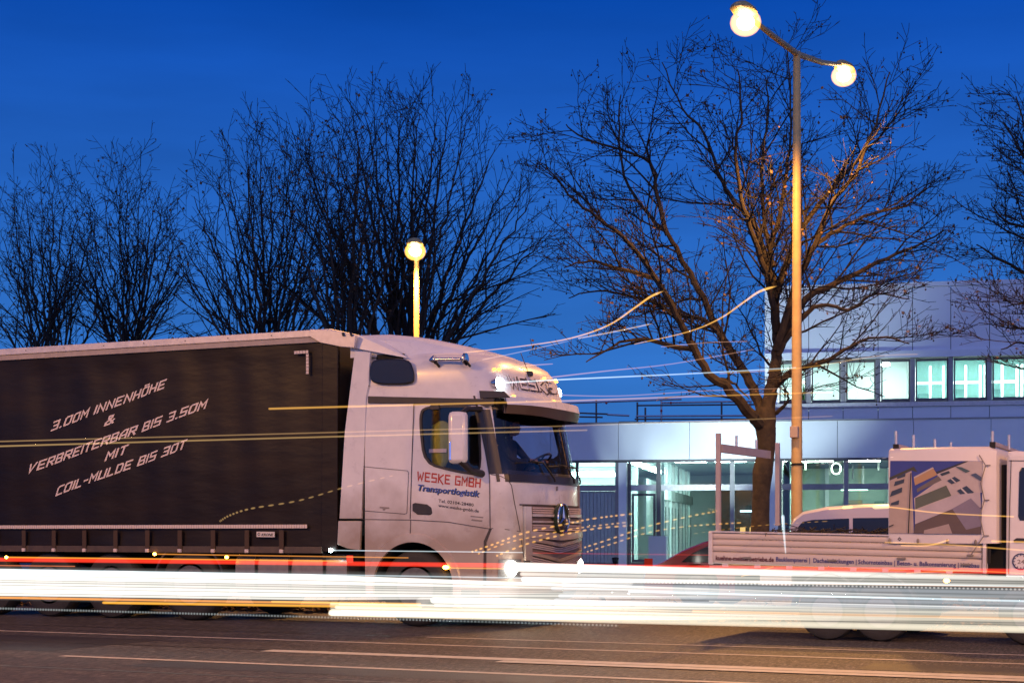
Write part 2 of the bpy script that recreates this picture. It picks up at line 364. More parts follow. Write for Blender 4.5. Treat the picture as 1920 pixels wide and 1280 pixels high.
# tar seams, thin dark joints along the lanes
M_TAR = mat('tar_seam', (.012, .011, .011), .35)
for Y, x0, x1 in ((16.9, -60, 60), (14.35, -60, 60), (11.6, -60, 60)):
    mb = MB(); pts = []; x = x0
    while x < x1: pts.append((x, Y+.05*noise.noise(Vector((x*.4, Y, 0))))); x += .5
    for (a, b), (c, d) in zip(pts, pts[1:]): mb.add([(a, b-.02, .0025), (c, d-.02, .0025), (c, d+.02, .0025), (a, b+.02, .0025)], [(0, 1, 2, 3)])
    struct(mb.build('road_seam', M_TAR))
# darker repair patches in the asphalt
M_PATCH = mat('newer_asphalt', (.026, .024, .024), .55, var=.3, scale=2, bump=.4, bscale=90)
for x0_, x1_, y0_, y1_ in ((-9.5, -5.2, 12.05, 12.7), (-3.2, 1.5, 14.5, 15.3), (-14, -11.4, 13.2, 15.2), (-2.2, -.9, 11.7, 12.4)):
    mb = MB(); n_ = 14; top = [(x0_+(x1_-x0_)*k/n_, y1_+random.uniform(-.04, .04)) for k in range(n_+1)]; bot = [(x0_+(x1_-x0_)*k/n_, y0_+random.uniform(-.04, .04)) for k in range(n_+1)]
    mb.add([(a, b, .0015) for a, b in bot]+[(a, b, .0015) for a, b in top[::-1]], [tuple(range(2*n_+2))]); struct(mb.build('road_patch', M_PATCH))
# gutter leaves
M_LEAF = mat('dead_leaf', (.13, .07, .028), .7, var=.4, scale=3)
mb = MB()
for i in range(5200):
    x = random.uniform(-22, 6); y = 21.48-abs(random.gauss(0, .22)) if random.random() < .7 else random.uniform(21.6, 26)
    if x < -4 and random.random() < .5: continue
    z = .02+random.random()*.05+(.12 if y > 21.6 else 0); a = random.random()*6.28; s = random.uniform(.03, .07)
    c = Vector((x, y, z)); u = Vector((math.cos(a), math.sin(a), random.uniform(-.5, .5)))*s; v = Vector((-math.sin(a), math.cos(a), random.uniform(-.5, .5)))*s*.7
    mb.add([c-u, c-v, c+u, c+v+Vector((0, 0, .02))], [(0, 1, 2, 3)])
mb.build('fallen_leaves', M_LEAF, kind='stuff', fix=False)['label'] = 'brown fallen leaves gathered along the kerb and verge'

# ================================================================== the office building
AL = R(13.4); EU = Vector((math.cos(AL), math.sin(AL), 0)); EN = Vector((-math.sin(AL), math.cos(AL), 0))
FO = PZ(1430, 1000, 55.0); FO.z = 0
def F(u, wd, z): return FO+EU*u+EN*wd+Vector((0, 0, z))
def FB(px, py, wd=0.):             # bearing -> (u, z) on the facade plane at depth wd
    d = Vector(ray(px, py)); o = FO+EN*wd; t = (o.x*EN.x+o.y*EN.y)/(d.x*EN.x+d.y*EN.y)
    q = d*t; return (q-FO).dot(EU), EYE+d.z*t
def fbox(mb, u0, u1, w0, w1, z0, z1): return mb.obox(F(u0, w0, z0), EU*(u1-u0), EN*(w1-w0), Vector((0, 0, z1-z0)))
U = lambda px: FB(px, 1000)[0]
bld = thing('office_building', 'white panelled office building with lit glass ground floor and band of upper windows', 'building', tuple(F(0, 0, .115)))
M_PANEL = mat('white_facade_panel', (.80, .80, .82), .42, .0, var=.05, scale=.6)
M_FRAME = mat('grey_window_frame', (.33, .31, .31), .45, .3, var=.15, scale=4)
M_FRAMED = mat('dark_window_frame', (.13, .12, .125), .5, .2, var=.2, scale=4)
M_INW = mat('interior_pale_wall', (.74, .76, .75), .8, var=.06, scale=1)
M_INC = mat('interior_ceiling', (.70, .74, .74), .8)
M_INF = mat('interior_floor', (.20, .21, .2), .35, var=.1)
M_INDK = mat('dark_interior', (.03, .035, .04), .6)
M_ROOF = mat('roof_felt', (.12, .12, .12), .9)
CY = (.50, 1.0, .93)
M_TUBE = glow('fluorescent_tube', (.66, 1., .95), 36)
M_TUBEG = glow('fluorescent_tube_green', (.66, 1., .80), 7)
M_TUBEW = glow('office_ceiling_panel', (.80, 1., .97), 34)
UL = U(700); UR = U(1920)+14
Zc, Zf = 3.83, FB(1430, 791)[1]    # ceiling, top of the fascia
# solid slabs and walls
mb = MB(); fbox(mb, UL, UR, .05, 16, Zc+.02, Zf-.15); mb.build('floor_slab', M_ROOF, bld)
mb = MB(); fbox(mb, UL, UR, .02, 16, .0, .13); mb.build('ground_slab', M_INF, bld)
mb = MB(); fbox(mb, UL, UR, 15.8, 16, .13, Zc); mb.build('rear_wall', M_INW, bld)
# fascia panels, each a piece, joints between
fj = [700, 870, 1035, 1161, 1294, 1430, 1570, 1712, 1857, 2002, 2150]
for a, b in zip(fj, fj[1:]):
    mb = MB(); fbox(mb, U(a)+.008, U(b)-.008, -.25, .05, Zc-.03, Zf); mb.build('fascia_panel', M_PANEL, bld)
mb = MB(); fbox(mb, UL, UR, -.28, .1, Zf+.003, Zf+.05); mb.build('fascia_coping', M_FRAME, bld)
mb = MB(); fbox(mb, UL, UR, -.22, .04, Zc-.12, Zc-.033); mb.build('door_head_rail', M_FRAMED, bld)
# ground floor frames, (bearing x0, x1, material, protrusion)
for x0, x1, m, pr in ((1154, 1160, M_FRAME, .0), (1161, 1176, M_PANEL, -.12), (1177, 1183, M_FRAMED, .02), (1231, 1239, M_FRAMED, .0), (1369, 1377, M_FRAME, .0),
                      (1442, 1459, M_PANEL, -.1), (1460, 1466, M_FRAMED, .0), (1582, 1591, M_FRAME, .0), (1712, 1722, M_FRAME, .0), (1842, 1852, M_FRAME, .0), (1080, 1085, M_FRAMED, .0), (960, 968, M_FRAME, 0.)):
    mb = MB(); fbox(mb, U(x0), U(x1), pr-.08, .12, .12, Zc-.125); mb.build('mullion', m, bld)
z1, z0 = FB(1300, 908)[1], FB(1300, 919)[1]
for x0, x1, m in ((1085.5, 1153.5, M_FRAME), (1183.5, 1230.5, M_ALU), (1239.5, 1368.5, M_ALU), (1377.5, 1441.5, M_ALU), (1466.5, 1581.5, M_FRAME), (1591.5, 1711.5, M_FRAME), (1722.5, 1841.5, M_FRAME), (700, 959.5, M_FRAME), (968.5, 1079.5, M_FRAME)):
    mb = MB(); fbox(mb, U(x0), U(x1), -.06, .10, z0, z1); mb.build('transom', m, bld)
    a, b = U(x0), U(x1)
    f = MB(); fbox(f, a, b, .0, .04, .12, .22); f.build('threshold', M_FRAMED, bld)
    for zz0, zz1 in ((z1+.005, Zc-.13), (.225, z0-.005)):
        if x0 in (1085.5, 700, 968.5) and zz0 < 1: continue
        g = MB(); fbox(g, a+.004, b-.004, .02, .03, zz0, zz1); g.build('glass_pane', M_WGLASS, bld)
# roller shutter slats beside the truck
M_SHUT = mat('grey_shutter', (.42, .46, .44), .5, .2, var=.1, scale=3)
for a, b in ((700, 959.5), (968.5, 1079.5), (1085.5, 1153.5)):
    ua, ub = U(a), U(b); n = int((ub-ua)/.125); mb = MB()
    for k in range(n):
        q = ua+(ub-ua)*k/n; fbox(mb, q+.006, q+(ub-ua)/n-.006, .0, .03+.02*(k % 2), .2, z0-.01)
    mb.build('shutter_slats', M_SHUT, bld, kind='stuff')
    mb = MB(); fbox(mb, ua+.002, ub-.002, .055, .09, .14, z0-.01); mb.build('shutter_light_stop', M_SHUT, bld)  # sheet added behind the slats to stop interior glow showing through
# door leaf with its own frame
ua, ub = U(1183.5), U(1230.5); mb = MB()
for q0, q1, a, b in ((ua+.02, ua+.1, .23, z0-.1), (ub-.1, ub-.02, .23, z0-.1), (ua+.1, ub-.1, z0-.18, z0-.1), (ua+.1, ub-.1, .23, .33)): fbox(mb, q0, q1, -.03, .015, a, b)
dr = mb.build('door', M_FRAMED, bld)
mb = MB(); fbox(mb, ub-.09, ub-.06, -.1, -.07, .95, 1.5); fbox(mb, ub-.085, ub-.065, -.08, -.03, .98, 1.0); fbox(mb, ub-.085, ub-.065, -.08, -.03, 1.45, 1.47); mb.build('handle', M_CHR, dr)
# left interior: bright hall and glazed corridor running back
mb = MB(); fbox(mb, UL, U(1462), .06, 15.8, Zc-.01, Zc+.015); mb.build('hall_ceiling', M_INC, bld)
mb = MB(); fbox(mb, U(1462), U(1466), .13, 15.8, .13, Zc-.02); mb.build('partition_wall', M_INW, bld)
mb = MB(); fbox(mb, U(1300), U(1462), 13.0, 13.2, .13, Zc-.6); mb.build('dark_back_room', M_INDK, bld)
uc = U(1238)
for k in range(9):                 # corridor posts running into the depth
    wd = .9+k*1.25+(.5 if k > 4 else 0)
    mb = MB(); fbox(mb, uc-.05, uc+.06, wd, wd+.09, .13, Zc-.02); mb.build('corridor_post', M_ALU if k % 2 else M_INW, bld)
    mb = MB(); fbox(mb, uc-.01, uc+.01, wd+.1, wd+1.14, .13, 2.2 if k < 5 else 3.0); mb.build('corridor_panel', glass('milky_glass', (.55, .66, .64), .05), bld)
mb = MB(); fbox(mb, uc-.04, uc+.05, .9, 13, 2.45, 2.8); mb.build('corridor_beam', M_INW, bld)
mb = MB(); fbox(mb, UL, uc-1.5, 6, 6.15, .13, Zc-.02); mb.build('hall_back_wall', M_INW, bld)
for k in range(3):
    for j in range(3):
        uu = U(1150)-3.4-j*3.7; mb = MB(); fbox(mb, uu, uu+3.2, 1.6+k*1.6, 1.72+k*1.6, Zc-.42, Zc-.36); mb.build('ceiling_and_fill_lamp', M_TUBE, bld)
for k in range(5):
    wd = 1+k*2.3; mb = MB(); fbox(mb, uc-1.3, uc-.9, wd, wd+1.2, Zc-.08, Zc-.03); mb.build('ceiling_and_fill_lamp', M_TUBE, bld)
mb = MB(); fbox(mb, uc-.7, uc-.6, 1, 8, 1.2, 3.2); mb.build('pale_screen_wall', M_INW, bld)
for k, uu in enumerate((U(1350), U(1372), U(1395))):     # small warm shop lights at the back
    mb = MB(); fbox(mb, uu, uu+.22, 12.7, 12.8, 1.15, 1.5); mb.build('warm_shelf_light', glow('warm_shelf', (1, .55, .2), 1.3), bld)
mb = MB(); fbox(mb, U(1350), U(1410), 12.8, 12.9, 2.15, 2.22); mb.build('blue_white_tube', glow('blue_white', (.7, .85, 1), 4), bld)
M_HL = glow('hidden_fill_tube', (.72, 1., .97), 60); M_HG = glow('hidden_fill_tube_green', (.78, 1., .84), 70)  # unseen tubes added behind the head rail to brighten both halls
for k in range(3): mb = MB(); uu = uc+.4+k*1.4; fbox(mb, uu, uu+1.1, .9, 1.5, Zc-.07, Zc-.02); mb.build('ceiling_and_fill_lamp', M_HL, bld)
for k in range(9): mb = MB(); uu = U(1468)+.5+k*1.6; fbox(mb, uu, uu+1.2, 1.0, 2.0, Zc-.07, Zc-.02); mb.build('ceiling_and_fill_lamp', M_HG, bld)
# right interior: green lit workshop
mb = MB(); fbox(mb, U(1466), UR, .06, 15.8, Zc-.01, Zc+.014); mb.build('workshop_ceiling', M_INDK, bld)
mb = MB(); fbox(mb, U(1466)+.1, UR, 9.0, 9.2, .13, Zc-.02); mb.build('workshop_wall', mat('green_lit_wall', (.50, .60, .48), .8, var=.12, scale=1.2), bld)
ug = U(1468)
for k in range(13):
    wd = .8+k*.62; mb = MB(); fbox(mb, ug+.25, ug+.32, wd, wd+.07, .13, Zc-.45); mb.build('wall_strip', glow('glowing_rack_strip', (.75, 1, .85), 1.1) if k % 2 else M_ALU, bld)  # alternate strips emit to look brightly lit, they are no lamps
mb = MB(); fbox(mb, ug+.28, ug+.45, .6, 8.9, Zc-.42, Zc-.2); mb.build('cable_tray', M_INW, bld)
mb = MB(); fbox(mb, ug+.2, ug+.24, .6, 8.9, .13, Zc-.1); mb.build('side_wall', mat('green_side_wall', (.38, .50, .42), .7, var=.1), bld)
for k in range(6):
    mb = MB(); uu = ug+2.0+k*2.4; fbox(mb, uu, uu+1.0, 6.8, 6.86, Zc-.95, Zc-.92); mb.build('ceiling_and_fill_lamp', M_TUBEG, bld)
    for h_ in (.1, .8): mb = MB(); fbox(mb, uu+h_, uu+h_+.06, 6.84, 6.88, Zc-.9, Zc-.02); mb.build('lamp_hanger', M_ALU, bld)
    mb = MB(); fbox(mb, uu-.6, uu-.45, 8.7, 8.85, .13, Zc-.02); mb.build('column', M_INW, bld)
for k in range(16):
    mb = MB(); uu = ug+.7+k*.85; fbox(mb, uu, uu+.07, 2+(k*37 % 5), 2.1+(k*37 % 5), Zc-.35-.1*(k % 3), Zc-.02); mb.build('pipe_hanger', M_RIM, bld)
for k in range(3):
    mb = MB(); uu = ug+1.8+k*3.2
    mb.tube([F(uu+.16*math.cos(t*.45), 2.2, Zc-.3+.2*math.sin(t*.45)) for t in range(15)], .03, 6); mb.build('cable_loop', M_ALU, bld)
mb = MB(); fbox(mb, ug+1.5, UR, 8.2, 8.9, 2.0, 2.12); mb.build('work_shelf', M_ALU, bld)
for k in range(9):
    mb = MB(); uu = ug+2.2+k*1.1; h = .2+.35*random.random(); fbox(mb, uu, uu+.3+.5*random.random(), 8.3, 8.8, 2.13, 2.13+h); mb.build('shelf_box', mat('box_%d' % (k % 3), ((.30, .22, .12), (.12, .2, .12), (.35, .12, .08))[k % 3], .7), bld)
mb = MB(); fbox(mb, ug+1.4, UR, 5.4, 5.5, FB(1500, 948)[1]-.05, FB(1500, 948)[1]+.03); mb.build('bench_lamp', glow('bench_lamp', (.85, 1, .85), 3), bld)

# upper storey
u0, uR = U(1433), UR
j_px = [1433, 1516, 1581, 1647, 1712, 1784, 1857, 1930, 2003, 2076, 2150]
zt = FB(1700, 527)[1]; zs1, zs0 = FB(1640, 657)[1], FB(1640, 670)[1]; zw0 = FB(1640, 750)[1]; zb = FB(1640, 760)[1]
print('levels', Zf, zt, zs1, zs0, zw0, zb)
UW = .3
for i, (a, b) in enumerate(zip(j_px, j_px[1:])):
    ua, ub = U(a)+.012, U(b)-.012
    mb = MB(); fbox(mb, ua, ub, UW, UW+.12, zs1+.01, zt-.16); mb.build('upper_panel', M_PANEL, bld)
    mb = MB(); fbox(mb, ua, ub, UW, UW+.12, Zf+.06, zb-.03); mb.build('lower_panel', M_PANEL, bld)
    mb = MB(); fbox(mb, ub-.075+.01, ub+.09, UW-.02, UW+.2, zw0-.05, zs0); mb.build('window_mullion', M_FRAME, bld)
    win = MB(); wa, wb = (ua+.09 if i else u0+.5), ub-.07
    for q0, q1, a1, b1 in ((wa, wb, zw0-.02, zw0+.07), (wa, wb, zs0-.12, zs0-.04), (wa, wa+.05, zw0+.07, zs0-.12), (wb-.05, wb, zw0+.07, zs0-.12)): fbox(win, q0, q1, UW+.05, UW+.13, a1, b1)
    wn = win.build('window', M_FRAMED, bld)
    g = MB(); fbox(g, wa+.05, wb-.05, UW+.08, UW+.09, zw0+.07, zs0-.12); g.build('pane', M_WGLASS, wn)
mb = MB(); fbox(mb, u0+.11, uR, UW+.15, UW+.22, Zf+.42, zw0-.01); mb.build('light_leak_backing', M_FRAMED, bld)  # added behind the panel joints to block room light leaking out
mb = MB(); fbox(mb, u0+.11, uR, UW+.165, UW+.22, zs0-.02, zt-.21); mb.build('light_leak_backing', M_FRAMED, bld)
mb = MB(); fbox(mb, u0, uR, UW-.04, UW+.14, zt-.15, zt); mb.build('parapet_cap', M_PANEL, bld)
mb = MB(); fbox(mb, u0, uR, UW-.12, UW+.16, zs0, zs1); mb.build('window_head_band', M_PANEL, bld)
mb = MB(); fbox(mb, u0, uR, UW-.06, UW+.14, zb-.025, zw0-.055); mb.build('window_sill_band', M_ALU, bld)
mb = MB(); fbox(mb, u0+.02, u0+.45, UW+.01, UW+.12, zw0-.05, zs0); mb.build('corner_panel', M_PANEL, bld)
mb = MB(); fbox(mb, u0, u0+.1, UW+.14, 12, Zf+.06, zt-.02); mb.build('end_wall', M_PANEL, bld)
mb = MB(); fbox(mb, u0+.11, uR, UW+.23, 12, zs0+.42, zt-.2); mb.build('upper_roof', M_INC, bld)
mb = MB(); fbox(mb, u0+.11, uR, UW+.15, 12, Zf-.1, Zf+.4); mb.build('upper_floor', M_INF, bld)
mb = MB(); fbox(mb, u0+.1, uR, 4.3, 4.4, Zf+.41, zs0+.41); mb.build('room_back_wall', M_INW, bld)
for px in (1581, 1712):
    mb = MB(); fbox(mb, U(px), U(px)+.1, UW+.25, 4.29, Zf+.41, zs0+.41); mb.build('room_divider', M_INW, bld)
for i, (a, pw) in enumerate(((1455, .9), (1530, .8), (1600, 1.3), (1662, 1.3), (1735, .9), (1805, .9), (1880, .9), (1960, .9))):
    ua = U(a); mb = MB(); fbox(mb, ua, ua+pw, 1.0, 2.6, zs0+.36, zs0+.41); mb.build('ceiling_panel_light', M_TUBEW, bld)
# inner glazed office wall, white cross frames
for a, b in ((1722, 1784), (1790, 1857), (1862, 1930), (1935, 2000)):
    ua, ub = U(a), U(b); f = MB(); zz = zw0+.55*(zs0-zw0)
    for q in (ua, (ua+ub)/2, ub-.08): fbox(f, q, q+.08, 3.2, 3.3, Zf+.41, zs0)
    fbox(f, ua+.081, (ua+ub)/2-.001, 3.2, 3.29, zz, zz+.09); fbox(f, (ua+ub)/2+.081, ub-.081, 3.2, 3.29, zz, zz+.09)
    f.build('inner_window_frame', mat('white_inner_frame', (.85, .88, .86), .5), bld)
    f = MB(); fbox(f, ua-.05, ub+.05, 4.22, 4.28, Zf+.42, zs0+.4); f.build('teal_wall', mat('teal_wall', (.22, .40, .38), .6), bld)
    f = MB(); fbox(f, ua+.2, ub-.5, 3.6, 4.1, Zf+.41, zw0+.5+.3*random.random()); f.build('cabinet', mat('teal_cabinet', (.14, .28, .27), .6), bld)
for (a, wd, s) in ((1600, 1.2, .13), (1663, 1.4, .13)):    # globe lamps
    q = F(U(a), wd, zw0+.33 if a == 1600 else zs0-.1); MB().ball(q, s, 16, (1.3, 1.3, .7) if a > 1600 else (1, 1, 1)).build('globe_lamp', glow('globe_lamp', (.8, 1, .97), 14), bld, smooth=True)
mb = MB()
for k in range(60):                # pot plant on the sill
    p0 = F(U(1508)+random.gauss(0, .1), UW+.5, zw0); p1 = p0+Vector((random.gauss(0, .15), random.gauss(0, .1), random.uniform(.2, .7)))
    s = Vector((.03, 0, .01)); mb.add([p0, p0+s, p1, p1-s*.5], [(0, 1, 2, 3)])
o = mb.build('pot_plant', mat('plant_green', (.06, .16, .03), .6), fix=False); tag(o, 'green spiky pot plant behind the first upper window by the tree', 'plant')

# guard rails on the low roof
sc_ = thing('roof_scaffold', 'grey scaffold guard rail standing on the low white roof edge', 'scaffold', tuple(F(U(1240), 1.2, Zf)))
M_GALV = mat('galvanised_tube', (.55, .56, .58), .35, .7, var=.15); M_RUST = mat('dull_scaffold', (.16, .13, .12), .6, .3, var=.3)
def fp(px, py, wd=1.2): u, z = FB(px, py, wd); return F(u, wd, z)
for a, b, r, m in (((1050, 756), (1278, 748), .035, M_GALV), ((1240, 755), (1410, 752), .035, M_GALV), ((1195, 760), (1420, 758), .03, M_RUST),
                   ((1138, 777), (1180, 779), .035, M_GALV), ((1192, 780), (1396, 779), .035, M_GALV), ((1085, 774), (1140, 776), .03, M_RUST), ((1083, 781), (1130, 782), .03, M_RUST), ((1190, 785.5), (1440, 785.5), .03, M_RUST)):
    MB().tube([fp(*a), fp(*b)], r, 8).build('rail', m, sc_, smooth=True)
for px, y0, m in ((1118, 750, M_RUST), (1195, 754, M_RUST), (1210, 764, M_RUST), (1240, 748, M_GALV), (1353, 754, M_RUST), (1407, 750, M_GALV)):
    a = fp(px, y0, 1.22); b = a.copy(); b.z = Zf-.14; MB().tube([b, a], .035, 8).build('post', m, sc_, smooth=True)
for px in (1258, 1240, 1137, 1390):
    q = fp(px, 755 if px != 1240 else 770, 1.2); MB().ball(q, .05, 8).build('coupler', mat('red_coupler', (.6, .05, .04), .5), sc_)
for px, wpx in ((1153, 36), (1307, 38)):
    mb = MB(); fbox(mb, U(px), U(px+wpx), 1.0, 1.6, Zf-.13, FB(px, 786)[1]); o = mb.build('roof_board', M_RUST); tag(o, 'dark board pile lying on the low roof %s' % ('nearer the truck cab' if px < 1200 else 'left of the big tree'), 'board')

# floodlights set in the planting, washing the fascia (their light falls on the panels in the photograph)
def flood(px, power, size, lab, blend=.6, aimpx=None, wd=-3.0):
    u = U(px); p = F(u, wd, .35)
    t = thing('floodlight', lab, 'floodlight', (p.x, p.y, .1), 'floodlights in front of the office building')
    MB().cyl((p.x, p.y, .1), (p.x, p.y, .3), .03).build('stake', M_MATTE, t)
    tgt = F(U(aimpx or px), -.25, (Zc+Zf)/2 if wd > -5 else 8.3); d = (tgt-p).normalized()
    MB().cyl(p-d*.12, p+d*.05, .09, .12, 16).build('housing', M_MATTE, t)
    MB().cyl(p+d*.052, p+d*.056, .1, n=16).build('lens', glow('flood_lens', (.75, 1, 1), 20), t)
    l = bpy.data.lights.new('floodlight_beam', 'SPOT'); l.energy = power; l.color = (.70, .95, 1); l.spot_size = R(size); l.spot_blend = blend; l.shadow_soft_size = .1
    o = bpy.data.objects.new('floodlight_beam', l); COL.objects.link(o); o.parent = t; o.location = (p+d*.1)-Vector((p.x, p.y, .1)); o.rotation_euler = d.to_track_quat('-Z', 'Y').to_euler()
flood(1165, 450, 24, 'small round floodlight nearer the truck, shining up at the white fascia', .9, 1155, -1.6)
flood(1320, 1900, 66, 'small round floodlight beside the big plane tree, shining up at the white fascia', .8, 1310, -3.2)

flood(1448, 2600, 70, 'small added floodlight on the ground right of the plane tree, brightening the upper panels', .9, 1448, -5.5)  # extra lamp put in to lighten the upper storey
# ================================================================== street lamps
M_POLE = mat('lamplit_gold_pole', (.62, .43, .16), .5, 0, var=.15, scale=6)  # golden sodium light put into the pole's base colour
M_BOWL = glow('sodium_tube', (1., .70, .34), 40)
M_HALO = bpy.data.materials.new('sodium_halo_glow'); M_HALO.use_nodes = True; _n = M_HALO.node_tree.nodes; _n.remove(_n['Principled BSDF'])
_e = _n.new('ShaderNodeEmission'); _e.inputs[0].default_value = (1, .46, .08, 1); _e.inputs[1].default_value = 9; M_HALO.node_tree.links.new(_e.outputs[0], _n['Material Output'].inputs['Volume'])  # emitting volume paints the orange halo around each lamp
def lamp(x, y, heads, lab, ztop, rb=.088, power=2600, cone=146, zg=.1, group='sodium street lamps along the road'):
    t = thing('street_lamp', lab, 'street lamp', (x, y, zg), group)
    mb = MB(); mb.tube([(x, y, zg), (x, y, zg+2.3), (x, y, ztop)], [rb*1.18, rb*1.1, rb*.72], 20)
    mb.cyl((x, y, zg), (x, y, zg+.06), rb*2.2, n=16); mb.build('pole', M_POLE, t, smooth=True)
    MB().tube([(x, y, zg+2.32), (x, y, zg+2.36)], rb*1.22, 20).build('band', M_MATTE, t, smooth=True)
    MB().box((x-.08, y-rb-.09, 2.9), (x+.06, y-rb*.8, 3.1)).build('junction_box', mat('pale_box', (.5, .40, .3), .5), t, bevel=.01)
    for hx, hy, hz_ in heads:
        d = Vector((hx-x, hy-y, hz_-ztop)); e = Vector((hx, hy, hz_)); s = Vector((x, y, ztop-.04)); dn = Vector((d.x, d.y, 0)).normalized()
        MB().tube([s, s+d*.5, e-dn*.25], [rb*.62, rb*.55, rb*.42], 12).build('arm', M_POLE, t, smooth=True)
        sd = Vector((-dn.y, dn.x, 0)); rings = []
        for f, wv, h0, h1 in ((-.38, .05, .0, .05), (-.25, .13, -.03, .10), (0, .19, -.03, .13), (.3, .17, -.03, .11), (.42, .06, -.01, .05)):
            c = e+dn*f; rings.append([c+sd*wv*math.cos(a)+Vector((0, 0, (h1 if math.sin(a) > 0 else -h0)*math.sin(a)*(1))) for a in [k*math.pi/6 for k in range(12)]])
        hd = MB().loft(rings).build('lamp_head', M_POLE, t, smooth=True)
        MB().ball(e+Vector((0, 0, -.15)), .25, 16, (1, 1, .85)).build('halo_ball', M_HALO, hd, smooth=True); MB().ball(e+Vector((0, 0, -.15)), .14, 16, (1, 1, .8)).build('lamp_tube', M_BOWL, hd, smooth=True)
        l = bpy.data.lights.new('lamp_light', 'SPOT'); l.spot_size = R(cone); l.spot_blend = .35; l.energy = power; l.color = SODIUM; l.shadow_soft_size = .28
        o = bpy.data.objects.new('lamp_light', l); COL.objects.link(o); o.parent = t; o.location = (hx-x, hy-y, hz_-.42-zg)
    return t
pb = PZ(1494, 1000, 28.0); pt = PZ(1493, 97, 28.0)
h1 = PZ(1398, 25, 25.15); h2 = PZ(1582, 128, 31.3)
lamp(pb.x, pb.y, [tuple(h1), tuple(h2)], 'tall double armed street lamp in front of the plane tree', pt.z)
pb = PZ(781, 1000, 37.0); hh = PZ(776, 462, 37.0)
hh = PZ(778.5, 459, 36.45)
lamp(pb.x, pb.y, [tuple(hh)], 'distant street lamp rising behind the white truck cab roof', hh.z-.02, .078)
# the same row of lamps on this side of the road, beside and behind the camera
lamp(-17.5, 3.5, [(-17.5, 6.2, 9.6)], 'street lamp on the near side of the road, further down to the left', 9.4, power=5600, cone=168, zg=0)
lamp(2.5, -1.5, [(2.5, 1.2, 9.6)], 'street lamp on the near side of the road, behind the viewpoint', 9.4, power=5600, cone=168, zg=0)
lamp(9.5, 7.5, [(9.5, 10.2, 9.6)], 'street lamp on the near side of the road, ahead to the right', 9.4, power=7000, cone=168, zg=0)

# ================================================================== trees
M_BARK = mat('plane_bark', (.052, .037, .020),   .85, var=.75, scale=4.5, bump=.8, bscale=9)
M_TWIG = mat('dark_twigs', (.024, .018, .013), .85)
M_BARK2 = mat('grey_bark', (.04, .032, .024), .85, var=.4, scale=6, bump=.6, bscale=20)
M_SEED = mat('seed_ball', (.035, .024, .014), .9)
def rnd_perp(d, rs):
    a = d.orthogonal().normalized(); t = rs.uniform(0, 2*math.pi)
    return a*math.cos(t)+d.cross(a)*math.sin(t)
class Tree:
    def __init__(s, seed, crook=.12, up=.04, minr=.005):
        s.rs = random.Random(seed); s.big = MB(); s.fine = MB(); s.leaf = MB(); s.seed = MB(); s.crook = crook; s.up = up; s.minr = minr; s.tips = []
    def path(s, p, d, ln, seg):
        rs = s.rs; pts = [p]; n = max(2, int(ln/seg)); d = d.copy(); q = p
        for i in range(n):
            d = (d+Vector((rs.gauss(0, s.crook), rs.gauss(0, s.crook), rs.gauss(0, s.crook)+s.up))).normalized()
            q = q+d*(ln/n); pts.append(q)
        return pts
    def radii(s, n, r, end): return [r+(end-r)*(i/(n-1))**.85 for i in range(n)]
    def branch(s, pts, r, lvl, spec, end=None):
        # spec[lvl] = (children per metre, length min, length max, angle min, angle max, start fraction)
        n = len(pts); end = max(s.minr, r*.3 if end is None else end); rr = s.radii(n, r, end)
        mb = s.big if r > .035 else s.fine
        mb.tube(pts, rr, 8 if r > .08 else (5 if r > .02 else 3), cap=r > .02)
        if lvl >= len(spec): s.tips.append((pts[-1], pts[-1]-pts[-2])); return
        dens, l0, l1, a0, a1, st = spec[lvl]
        segs = [(pts[i+1]-pts[i]).length for i in range(n-1)]; tot = sum(segs); x = tot*st+s.rs.uniform(0, 1/dens)
        while x < tot*.99:
            y = x; i = 0
            while i < n-2 and y > segs[i]: y -= segs[i]; i += 1
            d = (pts[i+1]-pts[i]).normalized(); p = pts[i]+d*min(y, segs[i])
            f = x/tot; rb = rr[i]
            ang = s.rs.uniform(a0, a1); nd = d*math.cos(ang)+rnd_perp(d, s.rs)*math.sin(ang)
            if nd.z < -.25: nd.z *= -.3; nd.normalize()
            ln = s.rs.uniform(l0, l1)*(1.15-.6*f)
            c = s.path(p, nd, ln, .16+.1*max(0, 2-lvl))
            s.branch(c, max(s.minr*1.1, min(rb*.62, .007+ln*.0095)), lvl+1, spec)
            x += s.rs.uniform(.5, 1.5)/dens
    def clutter(s, n_leaf, n_seed, size=.05):
        rs = s.rs
        for k in range(n_leaf):
            p, d = rs.choice(s.tips); p = p+Vector((rs.gauss(0, .03), rs.gauss(0, .03), -.04))
            a = Vector((rs.gauss(0, 1), rs.gauss(0, 1), rs.gauss(0, 1))).normalized()*size*rs.uniform(.6, 1.4); b = a.orthogonal().normalized()*a.length*.7
            s.leaf.add([p-a, p-b, p+a*.8, p+b+a*.1], [(0, 1, 2, 3)])
        for k in range(n_seed):
            p, d = rs.choice(s.tips); q = p-Vector((rs.gauss(0, .01), 0, rs.uniform(.06, .14)))
            s.seed.add([p+Vector((.003, 0, 0)), p-Vector((.003, 0, 0)), q-Vector((.003, 0, 0)), q+Vector((.003, 0, 0))], [(0, 1, 2, 3)]); s.seed.ball(q, .021, 6)
    def finish(s, t, m1, m2=M_TWIG):
        s.big.build('trunk', m1, t, smooth=True, fix=False)
        s.fine.build('crown', m2, t, fix=False)
        if s.leaf.v: s.leaf.build('dead_leaves', M_LEAF, t, kind='stuff', fix=False)
        if s.seed.v: s.seed.build('seed_balls', M_SEED, t, kind='stuff', fix=False)
